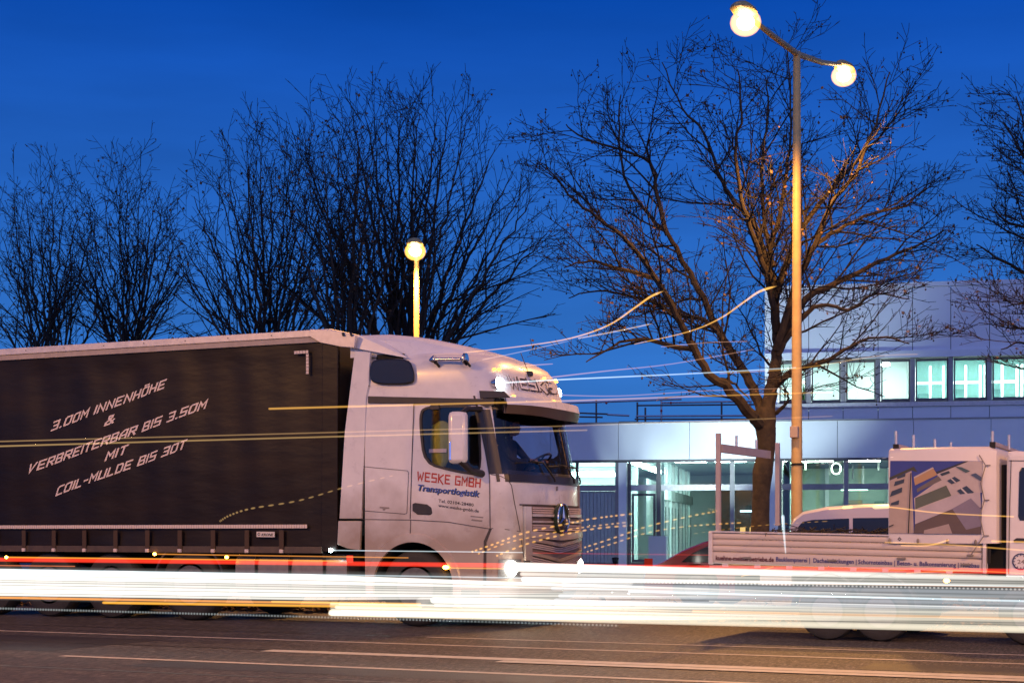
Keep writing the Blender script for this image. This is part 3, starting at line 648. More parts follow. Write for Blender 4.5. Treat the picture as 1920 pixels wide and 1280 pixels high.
def smooth_path(pts, k=3):
    out = []
    n = len(pts)
    for i in range(n-1):
        p0, p1, p2, p3 = pts[max(i-1, 0)], pts[i], pts[i+1], pts[min(i+2, n-1)]
        for j in range(k):
            t = j/k; out.append(.5*((2*p1)+(-p0+p2)*t+(2*p0-5*p1+4*p2-p3)*t*t+(-p0+3*p1-3*p2+p3)*t**3))
    out.append(pts[-1]); return out
PLSPEC = [(3.7, .9, 2.6, R(25), R(60), .12), (5.2, .35, 1.15, R(25), R(65), .12), (5.5, .12, .5, R(25), R(70), .1)]
def plane_tree(seed, Z, trunk, limbs, lab, dens=1., mirror=None):
    T = lambda x, y, dz=0: PZ(x, y, Z+dz)
    b = T(trunk[0][0], 1100); t = thing('plane_tree', lab, 'tree', (b.x, b.y, .1), 'bare trees behind the road')
    tr = Tree(seed, crook=.14, up=.03, minr=.0055)
    tp = smooth_path([T(x, y) for x, y, r in trunk], 4); rs_ = []
    for i in range(len(trunk)-1):
        for j in range(4): rs_.append(trunk[i][2]+(trunk[i+1][2]-trunk[i][2])*j/4)
    rs_.append(trunk[-1][2]); rs_ = [r*(1+.07*noise.noise(p*2.2)) for r, p in zip(rs_, tp)]
    tr.big.tube(tp, rs_, 20)
    rs = random.Random(seed)
    for r, dz, pts in limbs:
        n = len(pts); P3 = [T(x, y, dz*(i/(n-1))**.8) for i, (x, y) in enumerate(pts)]
        P3 = smooth_path(P3, 4); P3 = [P3[0]]+[p+Vector((rs.gauss(0, .014), rs.gauss(0, .014), rs.gauss(0, .014))) for p in P3[1:]]
        tr.branch(P3, r, 0, [(PLSPEC[0][0]*dens,)+PLSPEC[0][1:]]+PLSPEC[1:], end=.012)
    tr.clutter(900, 1300, .04)
    tr.finish(t, M_BARK); return t
TRK = [(1425, 1118, .26), (1424, 1060, .215), (1425, 1000, .20), (1427, 930, .19), (1430, 885, .215), (1436, 850, .185), (1437, 820, .20), (1434, 786, .24), (1436, 765, .20)]
LIMBS = [
 (.145, -1.8, [(1431, 800), (1416, 785), (1395, 763), (1365, 728), (1328, 700), (1292, 638), (1269, 592), (1228, 522), (1182, 459), (1119, 407), (1067, 366), (1020, 308)]),
 (.13, 1.6, [(1434, 785), (1420, 750), (1400, 705), (1372, 660), (1345, 615), (1309, 540), (1280, 488), (1252, 441), (1211, 395), (1171, 332), (1160, 240), (1165, 175)]),
 (.17, .3, [(1436, 785), (1444, 740), (1452, 700), (1458, 660), (1456, 610), (1452, 560), (1448, 522), (1442, 476), (1462, 400), (1474, 320), (1483, 233), (1477, 100)]),
 (.09, -1.5, [(1456, 620), (1448, 560), (1419, 465), (1396, 389), (1379, 291), (1390, 210), (1384, 130)]),
 (.08, 1.4, [(1450, 540), (1420, 430), (1380, 380), (1355, 343), (1321, 250), (1280, 204), (1240, 118)]),
 (.11, -1.2, [(1458, 655), (1475, 600), (1500, 511), (1529, 459), (1558, 384), (1604, 326), (1639, 233), (1668, 135)]),
 (.10, 1.8, [(1466, 640), (1512, 560), (1587, 522), (1645, 493), (1720, 459), (1775, 432)]),
 (.085, -1.8, [(1453, 722), (1480, 702), (1505, 690), (1540, 680), (1575, 662), (1610, 640), (1660, 632), (1705, 645)]),
 (.075, -1.0, [(1458, 665), (1490, 612), (1540, 572), (1590, 580), (1640, 553), (1705, 560)]),
 (.085, 1.2, [(1452, 560), (1500, 436), (1575, 337), (1645, 262), (1704, 186)]),
 (.07, -2.2, [(1300, 655), (1255, 648), (1200, 636), (1150, 648), (1100, 680)]),
 (.065, 2.0, [(1358, 640), (1322, 602), (1270, 588), (1200, 560), (1120, 545), (1065, 560)]),
 (.06, -1.2, [(1228, 522), (1170, 505), (1110, 490), (1060, 500)]),
 (.06, 1.8, [(1450, 500), (1432, 400), (1430, 300), (1440, 200), (1432, 140)]),
 (.06, .5, [(1529, 459), (1570, 430), (1640, 400), (1700, 385), (1735, 350)]),
 (.06, -.5, [(1252, 441), (1230, 360), (1215, 300), (1100, 260), (1060, 235)]),
 (.055, -.6, [(1453, 775), (1470, 762), (1478, 746), (1472, 730)]),
 (.05, -.8, [(1340, 712), (1362, 712), (1385, 728), (1405, 748)])]
plane_tree(11, 34, TRK, LIMBS, 'large bare plane tree with mottled trunk behind the slim tall street lamp')
def shift(limbs, dx, k=1., flip=False): return [(r, dz, [((1433-(x-1433)*k if flip else 1433+(x-1433)*k)+dx, 785+(y-785)*(1.0 if not flip else .93)) for x, y in pts]) for r, dz, pts in limbs]
plane_tree(23, 36, [((x-1433)+2075, y, r) for x, y, r in TRK], shift(LIMBS[:-2], 642, .72, True), 'bare plane tree at the right edge with twigs over the upper windows')

VSPEC = [(2.5, 1.2, 3.3, R(18), R(44), .12), (3.3, .35, 1.2, R(22), R(52), .15), (4.2, .12, .42, R(20), R(60), .15)]
def vase_tree(seed, px, Z, top, half, stems, lab, fork=760, skew=0, rt=.2):
    b = PZ(px, 1000, Z); rs = random.Random(seed*7+1)
    t = thing('tree', lab, 'tree', (b.x, b.y, .1), 'bare trees behind the road')
    tr = Tree(seed, crook=.045, up=.015, minr=.0062)
    tr.big.tube([Vector((b.x, b.y, .1)), Vector((b.x, b.y, 1.2)), PZ(px, fork, Z)], [rt*1.25, rt, rt*.9], 10)
    H = (fork-top)/FP*Z
    for k in range(stems):
        a = -1+2*(k+.5)/stems+rs.uniform(-.06, .06); dep = rs.uniform(-1, 1)*(.55+.2*(1-abs(a)))
        env = math.sqrt(max(.004, 1-min(.996, a*a)))**.85
        tx = px+skew+a*half; ty = fork-(fork-top)*(.12+.88*env)*rs.uniform(.93, 1.02)
        p0 = PZ(px+a*10, fork+rs.uniform(-5, 60), Z+dep*.25); p3 = PZ(tx, ty, Z+dep*2.6)
        p1 = p0.lerp(p3, .33)+Vector((0, 0, .035*H*abs(a))); p2 = p0.lerp(p3, .66)+Vector((0, 0, .03*H*abs(a)))
        pts = smooth_path([p0, p1, p2, p3], 7); pts = [pts[0]]+[p+Vector((rs.gauss(0, .03), rs.gauss(0, .03), rs.gauss(0, .02))) for p in pts[1:]]
        tr.branch(pts, rt*rs.uniform(.22, .38), 0, VSPEC, end=.008)
    tr.clutter(320, 0, .045)
    tr.finish(t, M_BARK2)
vase_tree(1, 88, 46, 345, 130, 10, 'small bare tree at the left edge of the photo above the trailer', 720)
vase_tree(2, 240, 46, 330, 125, 11, 'second small bare tree from the left edge above the trailer', 715)
vase_tree(3, 500, 43, 275, 195, 14, 'wide bare tree above the trailer, left of the tallest one', 735, skew=-5, rt=.22)
vase_tree(4, 648, 41, 235, 125, 8, 'bare tree with a thick dark trunk directly above the trailer front corner', 700, skew=5, rt=.26)
vase_tree(5, 765, 43, 190, 285, 19, 'tallest bare tree, spreading behind the distant street lamp', 715, skew=5, rt=.27)
# ================================================================== the articulated lorry
YN, YF, YC = 18.68, 21.18, 19.93
def lerp_tab(tab, z):
    if z <= tab[0][0]: return tab[0][1:]
    for a, b in zip(tab, tab[1:]):
        if z <= b[0]:
            t = (z-a[0])/(b[0]-a[0]); return [p+(q-p)*t for p, q in zip(a[1:], b[1:])]
    return tab[-1][1:]
# z : front x at the centre, depth of the rounded nose, half width
CAB = [(.32, -8.56, .34, 1.19), (.45, -8.47, .42, 1.24), (.9, -8.44, .42, 1.25), (1.5, -8.45, .42, 1.25), (1.92, -8.47, .42, 1.25), (2.3, -8.545, .42, 1.248), (2.87, -8.66, .44, 1.24),
       (3.1, -8.68, .50, 1.235), (3.25, -8.71, .56, 1.23), (3.38, -8.75, .64, 1.215), (3.5, -8.84, .78, 1.18), (3.58, -8.98, .92, 1.12), (3.63, -9.20, 1.0, 1.04), (3.665, -9.6, .9, .9)]
NE = 3.3
def cabp(z, v, lift=0., Yc=YC):    # v = -1 (towards the camera) .. 1 across the rounded nose
    xf, dp, hw = lerp_tab(CAB, z); v = max(-.9999, min(.9999, v))
    def q(v_): 
        c = max(0, 1-abs(v_)**NE)**(1/NE*1.45); return Vector((xf-dp+dp*c, Yc+hw*v_, z))
    p = q(v)
    if lift:
        e = .004; t = q(min(.9999, v+e))-q(max(-.9999, v-e)); n = Vector((t.y, -t.x, 0)).normalized(); p = p+n*lift
    return p
def cabring(z, xb, inset=0.):
    xf, dp, hw = lerp_tab(CAB, z); pts = []
    vs = [math.sin(R(-90+180*k/36)) for k in range(37)]
    vs = [math.copysign(abs(v)**.62, v) for v in vs]
    for v in vs:
        p = cabp(z, v); 
        if inset: p = Vector((p.x-inset, YC+(p.y-YC)*(1-inset/hw), z))
        pts.append(p)
    hb = hw-inset
    return [Vector((xb, YC-hb, z))]+pts+[Vector((xb, YC+hb, z))]
truck = thing('truck_tractor', 'white tractor unit with high roof cab and red and blue door lettering', 'truck', (-10, YC, 0))
zs = [.32, .38, .45, .7, .9, 1.2, 1.5, 1.75, 1.92, 2.1, 2.3, 2.6, 2.87, 3.0, 3.1, 3.18, 3.25, 3.32, 3.38, 3.44, 3.5, 3.54, 3.58, 3.61, 3.63, 3.65, 3.665]
shell = MB().loft([cabring(z, -10.72) for z in zs]).build('cab_body', M_WHITE, truck, smooth=True)
def cutter(mb):
    o = mb.build('cutter', M_MATTE); return o
SWIN = [(793, 770), (800, 762), (880, 763), (893, 770), (897, 785), (901, 880), (892, 889), (857, 883), (797, 867), (790, 850), (788, 787)]
SWIN = chaikin([(793, 765), (840, 761), (888, 763), (897, 785), (902, 890), (857, 883), (796, 867), (788, 787)], 2, .2)
sw = [P(a, b, YN) for a, b in SWIN]
XW = -9.99                          # front axle
cuts = [cutter(MB().loft([[p+Vector((.07, 0, 0)) if i == 0 else p for i, p in enumerate(cabring(z, -10.66, .06))] for z in (1.55, 1.95, 2.3, 2.87, 3.1, 3.25, 3.38)]))]
cuts.append(cutter(MB().prism([Vector((p.x, YN-.4, p.z)) for p in sw], (0, .9, 0))))
swf = [P(a, b, YF) for a, b in chaikin([(962, 797), (1047, 800), (1050, 860), (962, 860)], 2, .12)]
cuts.append(cutter(MB().prism([Vector((p.x, YF-.5, p.z)) for p in swf], (0, .9, 0))))
WS = [(-1.19, 2.0), (1.19, 2.0), (1.19, 2.3), (1.16, 2.84), (-1.16, 2.84), (-1.19, 2.3)]
cuts.append(cutter(MB().prism([Vector((-9.12, YC+a, z)) for a, z in WS], (1.5, 0, 0))))
for y0 in (YN-.2, YF-.62): cuts.append(cutter(MB().cyl((XW, y0, .52), (XW, y0+.82, .52), .62, n=36)))
bool_diff(shell, cuts)
M_LINING = mat('dark_cab_lining', (.030, .028, .030), .85)
shell.data.materials.append(M_LINING)
for p_ in shell.data.polygons:
    c_ = p_.center+ROOT['truck_tractor']; xf_, dp_, hw_ = lerp_tab(CAB, c_.z)
    yy_ = (c_.y-YC)/hw_
    if c_.z > 1.5 and abs(yy_) < .985 and c_.x < xf_-dp_+dp_*max(0, 1-abs(yy_)**NE)**(1/NE*1.45)-.03 and c_.x > -10.69 and c_.z < 3.45: p_.material_index = len(shell.data.materials)-1
# floor of the cab, dashboard, seats
M_INT = mat('cab_interior', (.035, .033, .036), .8, var=.2)
MB().box((-10.6, YN+.08, 1.56), (-8.95, YF-.08, 1.64)).build('cab_floor', M_INT, truck)
MB().box((-9.02, YN+.12, 1.64), (-8.66, YF-.12, 2.06)).build('dashboard', M_INT, truck, bevel=.04)
def cseat(y, dx=.0):
    s_ = MB().box((-10.0+dx, y-.25, 1.78), (-9.5+dx, y+.25, 1.92)).build('seat', M_INT, truck, bevel=.05)
    MB().obox((-10.02+dx, y-.24, 1.9), (.1, 0, 0), (0, .48, 0), (-.16, 0, .72)).build('backrest', M_INT, s_, bevel=.03)
    MB().box((-10.0+dx, y-.2, 1.6), (-9.55+dx, y+.2, 1.79)).build('seat_base', M_MATTE, s_)
cseat(YF-.62, .3); cseat(YN+.62)
MB().box((-10.64, YN+.1, 1.64), (-10.15, YF-.1, 2.1)).build('bunk', M_INT, truck, bevel=.05)
# steering wheel
swc = Vector((-9.02, YF-.62, 2.22)); ax = Vector((-.55, 0, .83)).normalized(); u_ = Vector((0, 1, 0)); v_ = ax.cross(u_)
mb = MB(); pts = [swc+u_*.22*math.cos(k*math.pi/14)+v_*.22*math.sin(k*math.pi/14) for k in range(29)]; mb.tube(pts, .016, 8)
mb.ball(swc-ax*.02, .06, 10); [mb.tube([swc-ax*.02, swc+u_*.21*math.cos(a)+v_*.21*math.sin(a)], .012, 6) for a in (0, 2.1, 4.2)]
mb.tube([swc, swc-ax*.3], .025, 8); mb.build('steering_wheel', M_BLACK, truck, smooth=True)
# glass
def patch(zr, vfun, lift, thick, nz=14, nv=26, x=None):
    mb = MB(); g = []
    for i in range(nz+1):
        z = zr[0]+(zr[1]-zr[0])*i/nz; a, b = vfun(z); g.append([(cabp(z, a+(b-a)*j/nv, lift), cabp(z, a+(b-a)*j/nv, lift-thick)) for j in range(nv+1)])
    n = nv+1; vs = [p[0] for r in g for p in r]+[p[1] for r in g for p in r]; o = len(vs)//2; fs = []
    for i in range(nz):
        for j in range(nv):
            a = i*n+j; fs.append((a, a+1, a+n+1, a+n)); fs.append((o+a, o+a+n, o+a+n+1, o+a+1))
    for i in range(nz): a = i*n; fs.append((a, a+n, o+a+n, o+a)); a = i*n+nv; fs.append((a, o+a, o+a+n, a+n))
    for j in range(nv): fs.append((j, o+j, o+j+1, j+1)); a = nz*n+j; fs.append((a, a+1, o+a+1, o+a))
    return mb.add(vs, fs)
patch((1.965, 2.87), lambda z: (-.965, .965), -.006, .004).build('windscreen', M_GLASS, truck, smooth=True)
fr_ = patch((1.90, 2.0), lambda z: (-.985, .96), .008, .02).build('windscreen_surround', M_BLACK, truck, smooth=True)
patch((2.84, 3.02), lambda z: (-.999, .999), .008, .02).build('header', M_BLACK, fr_, smooth=True)
patch((2.002, 2.838), lambda z: (-.9995, -.95), .008, .02, nv=12).build('pillar', M_BLACK, fr_, smooth=True)
patch((2.002, 2.838), lambda z: (.95, .9995), .008, .02, nv=12).build('pillar', M_BLACK, fr_, smooth=True)
for Y, t, sw_ in ((YN+.012, .004, sw), (YF-.016, .004, swf)):
    MB().prism([Vector((p.x, Y, p.z)) for p in sw_], (0, t, 0)).build('side_window', M_GLASS, truck)
def ring_plate(poly, wd, Y0, t):   # frame around an outline
    c = sum((Vector((p.x, 0, p.z)) for p in poly), Vector())/len(poly); n = len(poly); mb = MB()
    out = []; 
    for p in poly:
        q = Vector((p.x, 0, p.z)); d = (q-c).normalized(); out.append((q+d*wd, q-d*.012))
    for k in range(n):
        (a, b), (c2, d2) = out[k], out[(k+1) % n]
        mb.prism([Vector((a.x, Y0, a.z)), Vector((c2.x, Y0, c2.z)), Vector((d2.x, Y0, d2.z)), Vector((b.x, Y0, b.z))], (0, t, 0))
    return mb
ring_plate(sw, .022, YN-.006, .015).build('window_seal', M_BLACK, truck)
# hi-vis jacket hanging inside the near window
mb = MB(); rings = []
for z, x0, x1, d in ((2.72, -9.70, -9.62, .02), (2.66, -9.80, -9.50, .05), (2.5, -9.82, -9.46, .07), (2.25, -9.84, -9.56, .06), (2.12, -9.80, -9.62, .05)):
    rings.append([Vector((x0+(x1-x0)*.5+(x1-x0)*.5*math.cos(a)*(1+.12*math.sin(3*a+z*9)), YN+.2+d*math.sin(a), z)) for a in [k*math.pi/7 for k in range(14)]])
jk = mb.loft(rings).build('hanging_jacket', mat('hi_vis_yellow', (.24, .26, .03), .7, var=.2), smooth=True); tag(jk, 'yellow hi-vis jacket hanging behind the near side window of the cab', 'jacket')
MB().box((-9.82, YN+.125, 2.30), (-9.56, YN+.131, 2.35)).build('reflective_band', M_TAPE, jk)
# A pillar and door frame : black pillar patch behind white door frame
M_BROWN = mat('brown_black_gloss', (.028, .024, .021), .3)  # one even brown-black gloss for vent, cowl and visor ends
bp_ = [(690, 742.5), (905, 747.5), (926, 747), (926, 758), (912, 763), (898, 757), (690, 755.5)]
plate(bp_, YN-.008, .02, 'black_roof_band', M_BLACK, truck)
plate([(898, 732), (945, 733), (957, 745), (900, 747)], YN-.006, .015, 'side_vent', M_BROWN, truck, bevel=.01)
# upper sleeper window
plate(chaikin([(695, 721), (692, 690), (699, 672.5), (766, 671.5), (776, 700), (774, 721)], 2, .2), YN-.035, .05, 'sleeper_window', mat('smoked_plastic', (.010, .009, .009), .16), truck, bevel=.02)
# rear side deflector and its gap
def quadY(poly, Y, t, name, m, **k): return plate(poly, Y, t, name, m, truck, **k)
quadY([(665, 658), (694, 660), (691, 720), (686, 745), (677.5, 972), (636, 972), (646, 810)], YN-.012, .05, 'side_deflector', M_WHITE, bevel=.008)
quadY([(634, 976), (676.5, 976), (674, 1031), (652, 1028), (632, 1020)], YN-.012, .05, 'lower_side_skirt', M_WHITE, bevel=.008)
# far side twin of the deflector
MB().box((-11.1, YF-.04, 1.4), (-10.73, YF+.01, 3.55)).build('side_deflector', M_WHITE, truck)
# panel gaps on the near side, thin raised seals
def seam(pts, w=1.1, name='panel_gap', Y=YN-.004, m=M_SEAM):
    mb = MB(); q = [P(a, b, Y) for a, b in pts]; mb.tube(q, w/2/145*1.15, 4); return mb.build(name, m, truck)
seam([(776, 757), (772, 870), (769, 972)], 1.4)
seam([(776, 757), (840, 757), (893, 759), (905, 772), (911, 800), (915, 850), (918, 900), (918.5, 950), (919, 990)], 1.5)
seam([(678, 973), (770, 974), (840, 978), (919, 991)], 1.3)
seam([(680, 874), (764, 882), (766, 886), (763, 961), (759, 963), (683, 957), (680, 954), (682, 878)], .9)
seam([(770, 975), (769, 1000)], 1.0)
seam([(688, 722), (694, 724)], 1.)
# deep groove ahead of the door, running down the bumper
quadY([(917.5, 990), (922, 990), (912, 1016), (910.5, 1100), (906, 1100), (907, 1014)], YN-.006, .02, 'bumper_groove', M_SEAM)
# wheel arch lip
mb = MB(); c = Vector((XW, YN-.02, .52)); a0 = []
for k in range(25):
    t = R(-8+196*k/24); a0.append([c+Vector((math.cos(t)*r_, dy, math.sin(t)*r_)) for r_, dy in ((.60, .0), (.70, .0), (.72, .02), (.72, .05), (.60, .05))])
mb.loft(a0).build('wheel_arch', M_WHITE, truck, smooth=True)
al_ = [[Vector((XW+math.cos(t)*r_, YN+.03+dy, .52+math.sin(t)*r_)) for r_, dy in ((.612, 0), (.612, .6), (.05, .6), (.05, .59), (.600, .59), (.600, 0))] for t in [R(-10+200*k/24) for k in range(25)]]
MB().loft(al_).build('arch_liner', M_MATTE, truck, smooth=True)
# door handle, locker handle, steps
quadY([(773, 944), (778, 942), (800, 945), (808, 951), (810, 961), (806, 965), (782, 964), (773, 957)], YN-.012, .03, 'door_handle', M_BLACK, bevel=.008)
quadY([(712, 949), (729, 950.5), (729, 952.5), (722, 953), (721, 956), (718, 956), (717, 952.5), (712, 952)], YN-.010, .02, 'locker_handle', M_GRIME)
for px, py in ((883, 969), (884, 974)):
    pass
quadY([(883, 966), (906, 968.6), (905, 970.6), (882, 968)], YN-.006, .01, 'badge_bar', M_GRIME)
quadY([(885, 972.5), (904, 974.6), (903, 977.2), (883, 975)], YN-.006, .01, 'badge_bar', M_GRIME)
# lettering on the door
M_RED = mat('red_vinyl', (.42, .035, .02), .45); M_BLUE = mat('blue_vinyl', (.035, .10, .42), .45); M_INK = mat('black_vinyl', (.02, .02, .025), .5)
fn = on_side(YN)
stroke_text('WESKE GMBH', (783, 899.5), (900, 913), (1.0, -15), fn, 'red_door_lettering', M_RED, truck, th=1.15, lift=.003)
font_text('Transportlogistik', (783.6, 919.4), (899.8, 931.8), (1.6, -11.5), fn, 'blue_lettering_shadow', M_INK, truck, .002, .035, .15)
font_text('Transportlogistik', (782.5, 918.5), (898.5, 930.5), (1.6, -11.5), fn, 'blue_door_lettering', M_BLUE, truck, .004, .015, .15)
font_text('Tel. 02104-28480', (822, 941), (888, 949), (.5, -6), fn, 'telephone_lettering', M_INK, truck, .003, .012)
font_text('www.weske-gmbh.de', (822, 949.5), (898, 960.5), (.5, -6), fn, 'web_address_lettering', M_INK, truck, .003, .012)
# ---- front
def strip(z0, z1, v0, v1, lift, thick, name, m, parent=None, slope=0., nz=2, nv=20):
    mb = MB(); g = []
    for i in range(nz+1):
        row = []
        for j in range(nv+1):
            v = v0+(v1-v0)*j/nv; z = z0+(z1-z0)*i/nz+slope*(abs(v)); p = cabp(z, v, lift); q = cabp(z, v, lift-thick); row.append((p, q))
        g.append(row)
    n = nv+1; vs = [p[0] for r in g for p in r]+[p[1] for r in g for p in r]; o = len(vs)//2; fs = []
    for i in range(nz):
        for j in range(nv): a = i*n+j; fs.append((a, a+1, a+n+1, a+n)); fs.append((o+a, o+a+n, o+a+n+1, o+a+1))
    for i in range(nz): a = i*n; fs.append((a, a+n, o+a+n, o+a)); a = i*n+nv; fs.append((a, o+a, o+a+n, a+n))
    for j in range(nv): fs.append((j, o+j, o+j+1, j+1)); a = nz*n+j; fs.append((a, a+1, o+a+1, o+a))
    return mb.add(vs, fs).build(name, m, parent or truck, smooth=True)
bk = strip(.86, 1.60, -.76, .80, .004, .02, 'grille_backing', mat('brown_grille_backing', (.16, .12, .105), .6))
M_MESH = mat('grey_grille_mesh', (.46, .38, .37), .6, var=.15)
strip(1.60, 1.615, -.80, .84, .02, .03, 'grille_edge', M_SEAM)
for z0_, z1_, sl in ((1.50, 1.585, 0), (1.27, 1.36, 0)):
    for k in range(3): strip(z0_+k*.029, z0_+k*.029+.02, -.62, .76, .025, .02, 'grille_slat', M_MESH)
strip(1.455, 1.49, -.64, .78, .05, .05, 'grille_bar', M_WHITE); strip(1.375, 1.40, -.64, .78, .04, .04, 'grille_bar', M_WHITE)
strip(1.14, 1.23, -.70, .80, .06, .06, 'grille_bar', M_WHITE, slope=.05)
for a, b in ((1.05, .12), (.84, .16)):
    strip(a, a+.045, -.72, .80, .05, .05, 'grille_bar', M_WHITE, slope=b)
    for k in range(3): strip(a-.085+k*.026, a-.068+k*.026, -.66, .74, .028, .02, 'grille_slat', M_MESH, slope=b)
strip(.88, 1.585, -.76, -.66, .045, .045, 'grille_side_trim', M_WHITE, nz=4, nv=4)
strip(.88, 1.585, .785, .845, .045, .045, 'grille_side_trim', M_WHITE, nz=4, nv=4)
# emblem : ring with a three pointed star
zc, vc = 1.435, -.02
e0 = cabp(zc, vc, .10); nx = Vector((1, 0, 0)); rr = .19
em = MB().lathe(e0-nx*.06, nx, [(0, .01), (0, rr+.015), (.05, rr+.015), (.055, rr-.0), (.045, .01)], 36).build('emblem_plate', mat('emblem_green_black', (.03, .05, .03), .12), truck, smooth=True)
mb = MB(); mb.tube([e0+Vector((0, math.cos(k*math.pi/18)*rr, math.sin(k*math.pi/18)*rr)) for k in range(37)], .014, 8); mb.build('emblem_ring', M_CHR, em, smooth=True)
mb = MB()
for a in (90, 210, 330):
    d = Vector((0, math.cos(R(a)), math.sin(R(a)))); s_ = Vector((0, -d.z, d.y))
    mb.add([e0+s_*.026, e0+nx*.022, e0-s_*.026, e0+d*(rr-.008), e0-nx*.004], [(0, 1, 3), (1, 2, 3), (4, 0, 3), (2, 4, 3), (0, 4, 1), (4, 2, 1)])
mb.build('star', M_CHR, em)
e1 = cabp(1.84, 0, .012)
mb = MB(); mb.tube([e1+Vector((0, .025*math.cos(k*math.pi/8), .028*math.sin(k*math.pi/8))) for k in range(17)], .006, 6); mb.build('bonnet_badge', M_GRIME, truck)
def pix(p):
    X = p.x*CT+p.y*ST; Z = -p.x*ST+p.y*CT; return 960+FP*X/Z, 1000-FP*(p.z-EYE)/Z
GRID = [(z_, v_, *pix(cabp(z_, v_))) for z_ in [.4+i*.04 for i in range(82)] for v_ in [-.999+j*.0333 for j in range(60)]]
def on_front(lift0=0.):            # bearings mapped on to the rounded nose of the cab
    def f(px, py, lift):
        z_, v_, _, _ = min(GRID, key=lambda g: (g[2]-px)**2+(g[3]-py)**2); st_ = .02; sv = .017
        er = lambda a, b: (lambda q: (q[0]-px)**2+(q[1]-py)**2)(pix(cabp(a, b)))
        best = er(z_, v_)
        for _ in range(16):        # pattern search on the surface
            mv = False
            for da, db in ((st_, 0), (-st_, 0), (0, sv), (0, -sv), (st_, sv), (-st_, -sv), (st_, -sv), (-st_, sv)):
                e_ = er(z_+da, max(-.9995, min(.99, v_+db)))
                if e_ < best: best = e_; z_ += da; v_ = max(-.9995, min(.99, v_+db)); mv = True; break
            if not mv: st_ *= .5; sv *= .5
        return cabp(z_, v_, lift+lift0)
    return f
font_text('Actros', (1071, 956.5), (1093, 959.5), (.6, -5.5), on_front(), 'model_badge', M_GRIME, truck, .012, .02, .3)
# corner deflector seams
f_ = on_front()
def fseam(pts, w=1.2):
    mb = MB(); mb.tube([f_(a, b, .004) for a, b in pts], w/2/140, 4); mb.build('panel_gap', M_SEAM, truck)
fseam([(921, 889), (938, 892), (952, 899), (959, 910), (964, 940), (971, 975), (975, 996)], 1.6)
fseam([(975, 996), (950, 992), (921, 990)], 1.4)
fseam([(977, 1010), (981, 1040), (984, 1062)], 1.4)
# cowl with wipers
cw = strip(1.90, 2.0, -.9, .95, .02, .015, 'wiper_cowl', M_BROWN)
for v0, v1, z1_ in ((-.55, -.12, 2.17), (.1, .45, 2.15), (.55, .85, 2.15)):
    mb = MB(); mb.tube([cabp(1.93, v1, .05), cabp(1.97, v1-.02, .06), cabp(z1_, v0+.25, .03), cabp(z1_+.02, v0, .015)], [.014, .014, .010, .007], 6); mb.build('wiper_arm', M_MATTE, truck)
    mb = MB(); mb.tube([cabp(z1_-.02, v0-.25, .012), cabp(z1_+.01, v0+.25, .012)], .011, 6); mb.build('wiper_blade', M_MATTE, truck)
# sun visor
def visor_ring(v):
    a = cabp(3.03, v, .01); b = cabp(3.00, v, (.17*(1-abs(v)**4)+.09)); c = b+Vector((.03, 0, -.10)); d = b+Vector((.0, 0, -.21-.03*(1-abs(v)))); e = cabp(2.86, v, .02); return a, b, c, d, e
vs_ = [-.86+1.84*k/24 for k in range(25)]
rg = []
for v in vs_:
    a, b, c, d, e = visor_ring(v); rg.append([a, b, b+Vector((-.02, 0, -.02)), a+Vector((0, 0, -.03))])
MB().loft(rg).build('sun_visor', M_ROOFW, truck, smooth=True)
rg = [[(q := visor_ring(v))[1]+Vector((.004, 0, .004)), q[2], q[2]+Vector((-.02, 0, 0)), q[1]+Vector((-.02, 0, -.0))] for v in vs_]
MB().loft(rg).build('visor_edge', M_ROOFW, truck, smooth=True)
rg = [[(q := visor_ring(v))[2]+Vector((-.002, 0, -.001)), q[3], q[3]+Vector((-.02, 0, .005)), q[2]+Vector((-.03, 0, -.001))] for v in vs_]
MB().loft(rg).build('visor_lower_panel', mat('smoked_visor', (.10, .065, .04), .3), truck, smooth=True)
for v in (-.86, .98):
    q = visor_ring(v); MB().prism([q[0], q[1], q[2], q[3], q[4]], (0, .02, 0)).build('visor_end', M_BROWN, truck)
# camera / mirror pod in the near upper corner of the windscreen
pod = MB().loft([[cabp(2.98, -.93, .05)+Vector((x_, .0, z_))+Vector((0, .12*k, -.05*k)) for x_, z_ in ((-.08, .07), (.06, .07), (.10, .0), (.06, -.09), (-.08, -.06))] for k in (0, 1, 2)]).build('ramp_mirror', M_BLACK, truck, bevel=.02)
# markers and roof lamps
M_AMB = glow('amber_lamp', (1, .42, .05), 6); M_WL = glow('white_lamp', (.75, .95, 1), 40); M_HEAD = glow('headlamp_glass', (1, .96, .85), 30)
def on_roof(px, py, lift): return on_front()(px, py, lift)
for px, py in ((926, 692), (935, 692), (1019, 709), (1043, 709.5), (1046, 714), (962, 742.5), (1037, 752.5)):
    q = on_roof(px, py, .015)
    MB().ball(q, .022, 8, (1, 1.6, .8)).build('marker_lamp', M_AMB, truck, smooth=True)
for px, py in ((930, 718), (1062, 737)):
    q = on_roof(px, py, .06) if px < 1000 else cabp(3.24, .93, .06)
    b_ = MB().cyl(q-Vector((.08, 0, 0)), q, .05, .075, 16).build('driving_lamp', M_CHR, truck, smooth=True)
    MB().ball(q+Vector((.01, 0, 0)), .072, 12, (.5, 1, 1)).build('lens', M_WL, b_, smooth=True)
for px, py, sgn in ((957, 1064, -1), (1090, 1066, 1)):
    hb = strip(.66, .90, -.985 if sgn < 0 else .80, -.80 if sgn < 0 else .985, .01, .03, 'headlight', mat('headlamp_housing', (.12, .12, .12), .15), nv=8)
    q = cabp(.78, sgn*.90, .03)
    MB().ball(q, .12, 14, (.4, 1, .85)).build('lens', M_HEAD, hb, smooth=True)
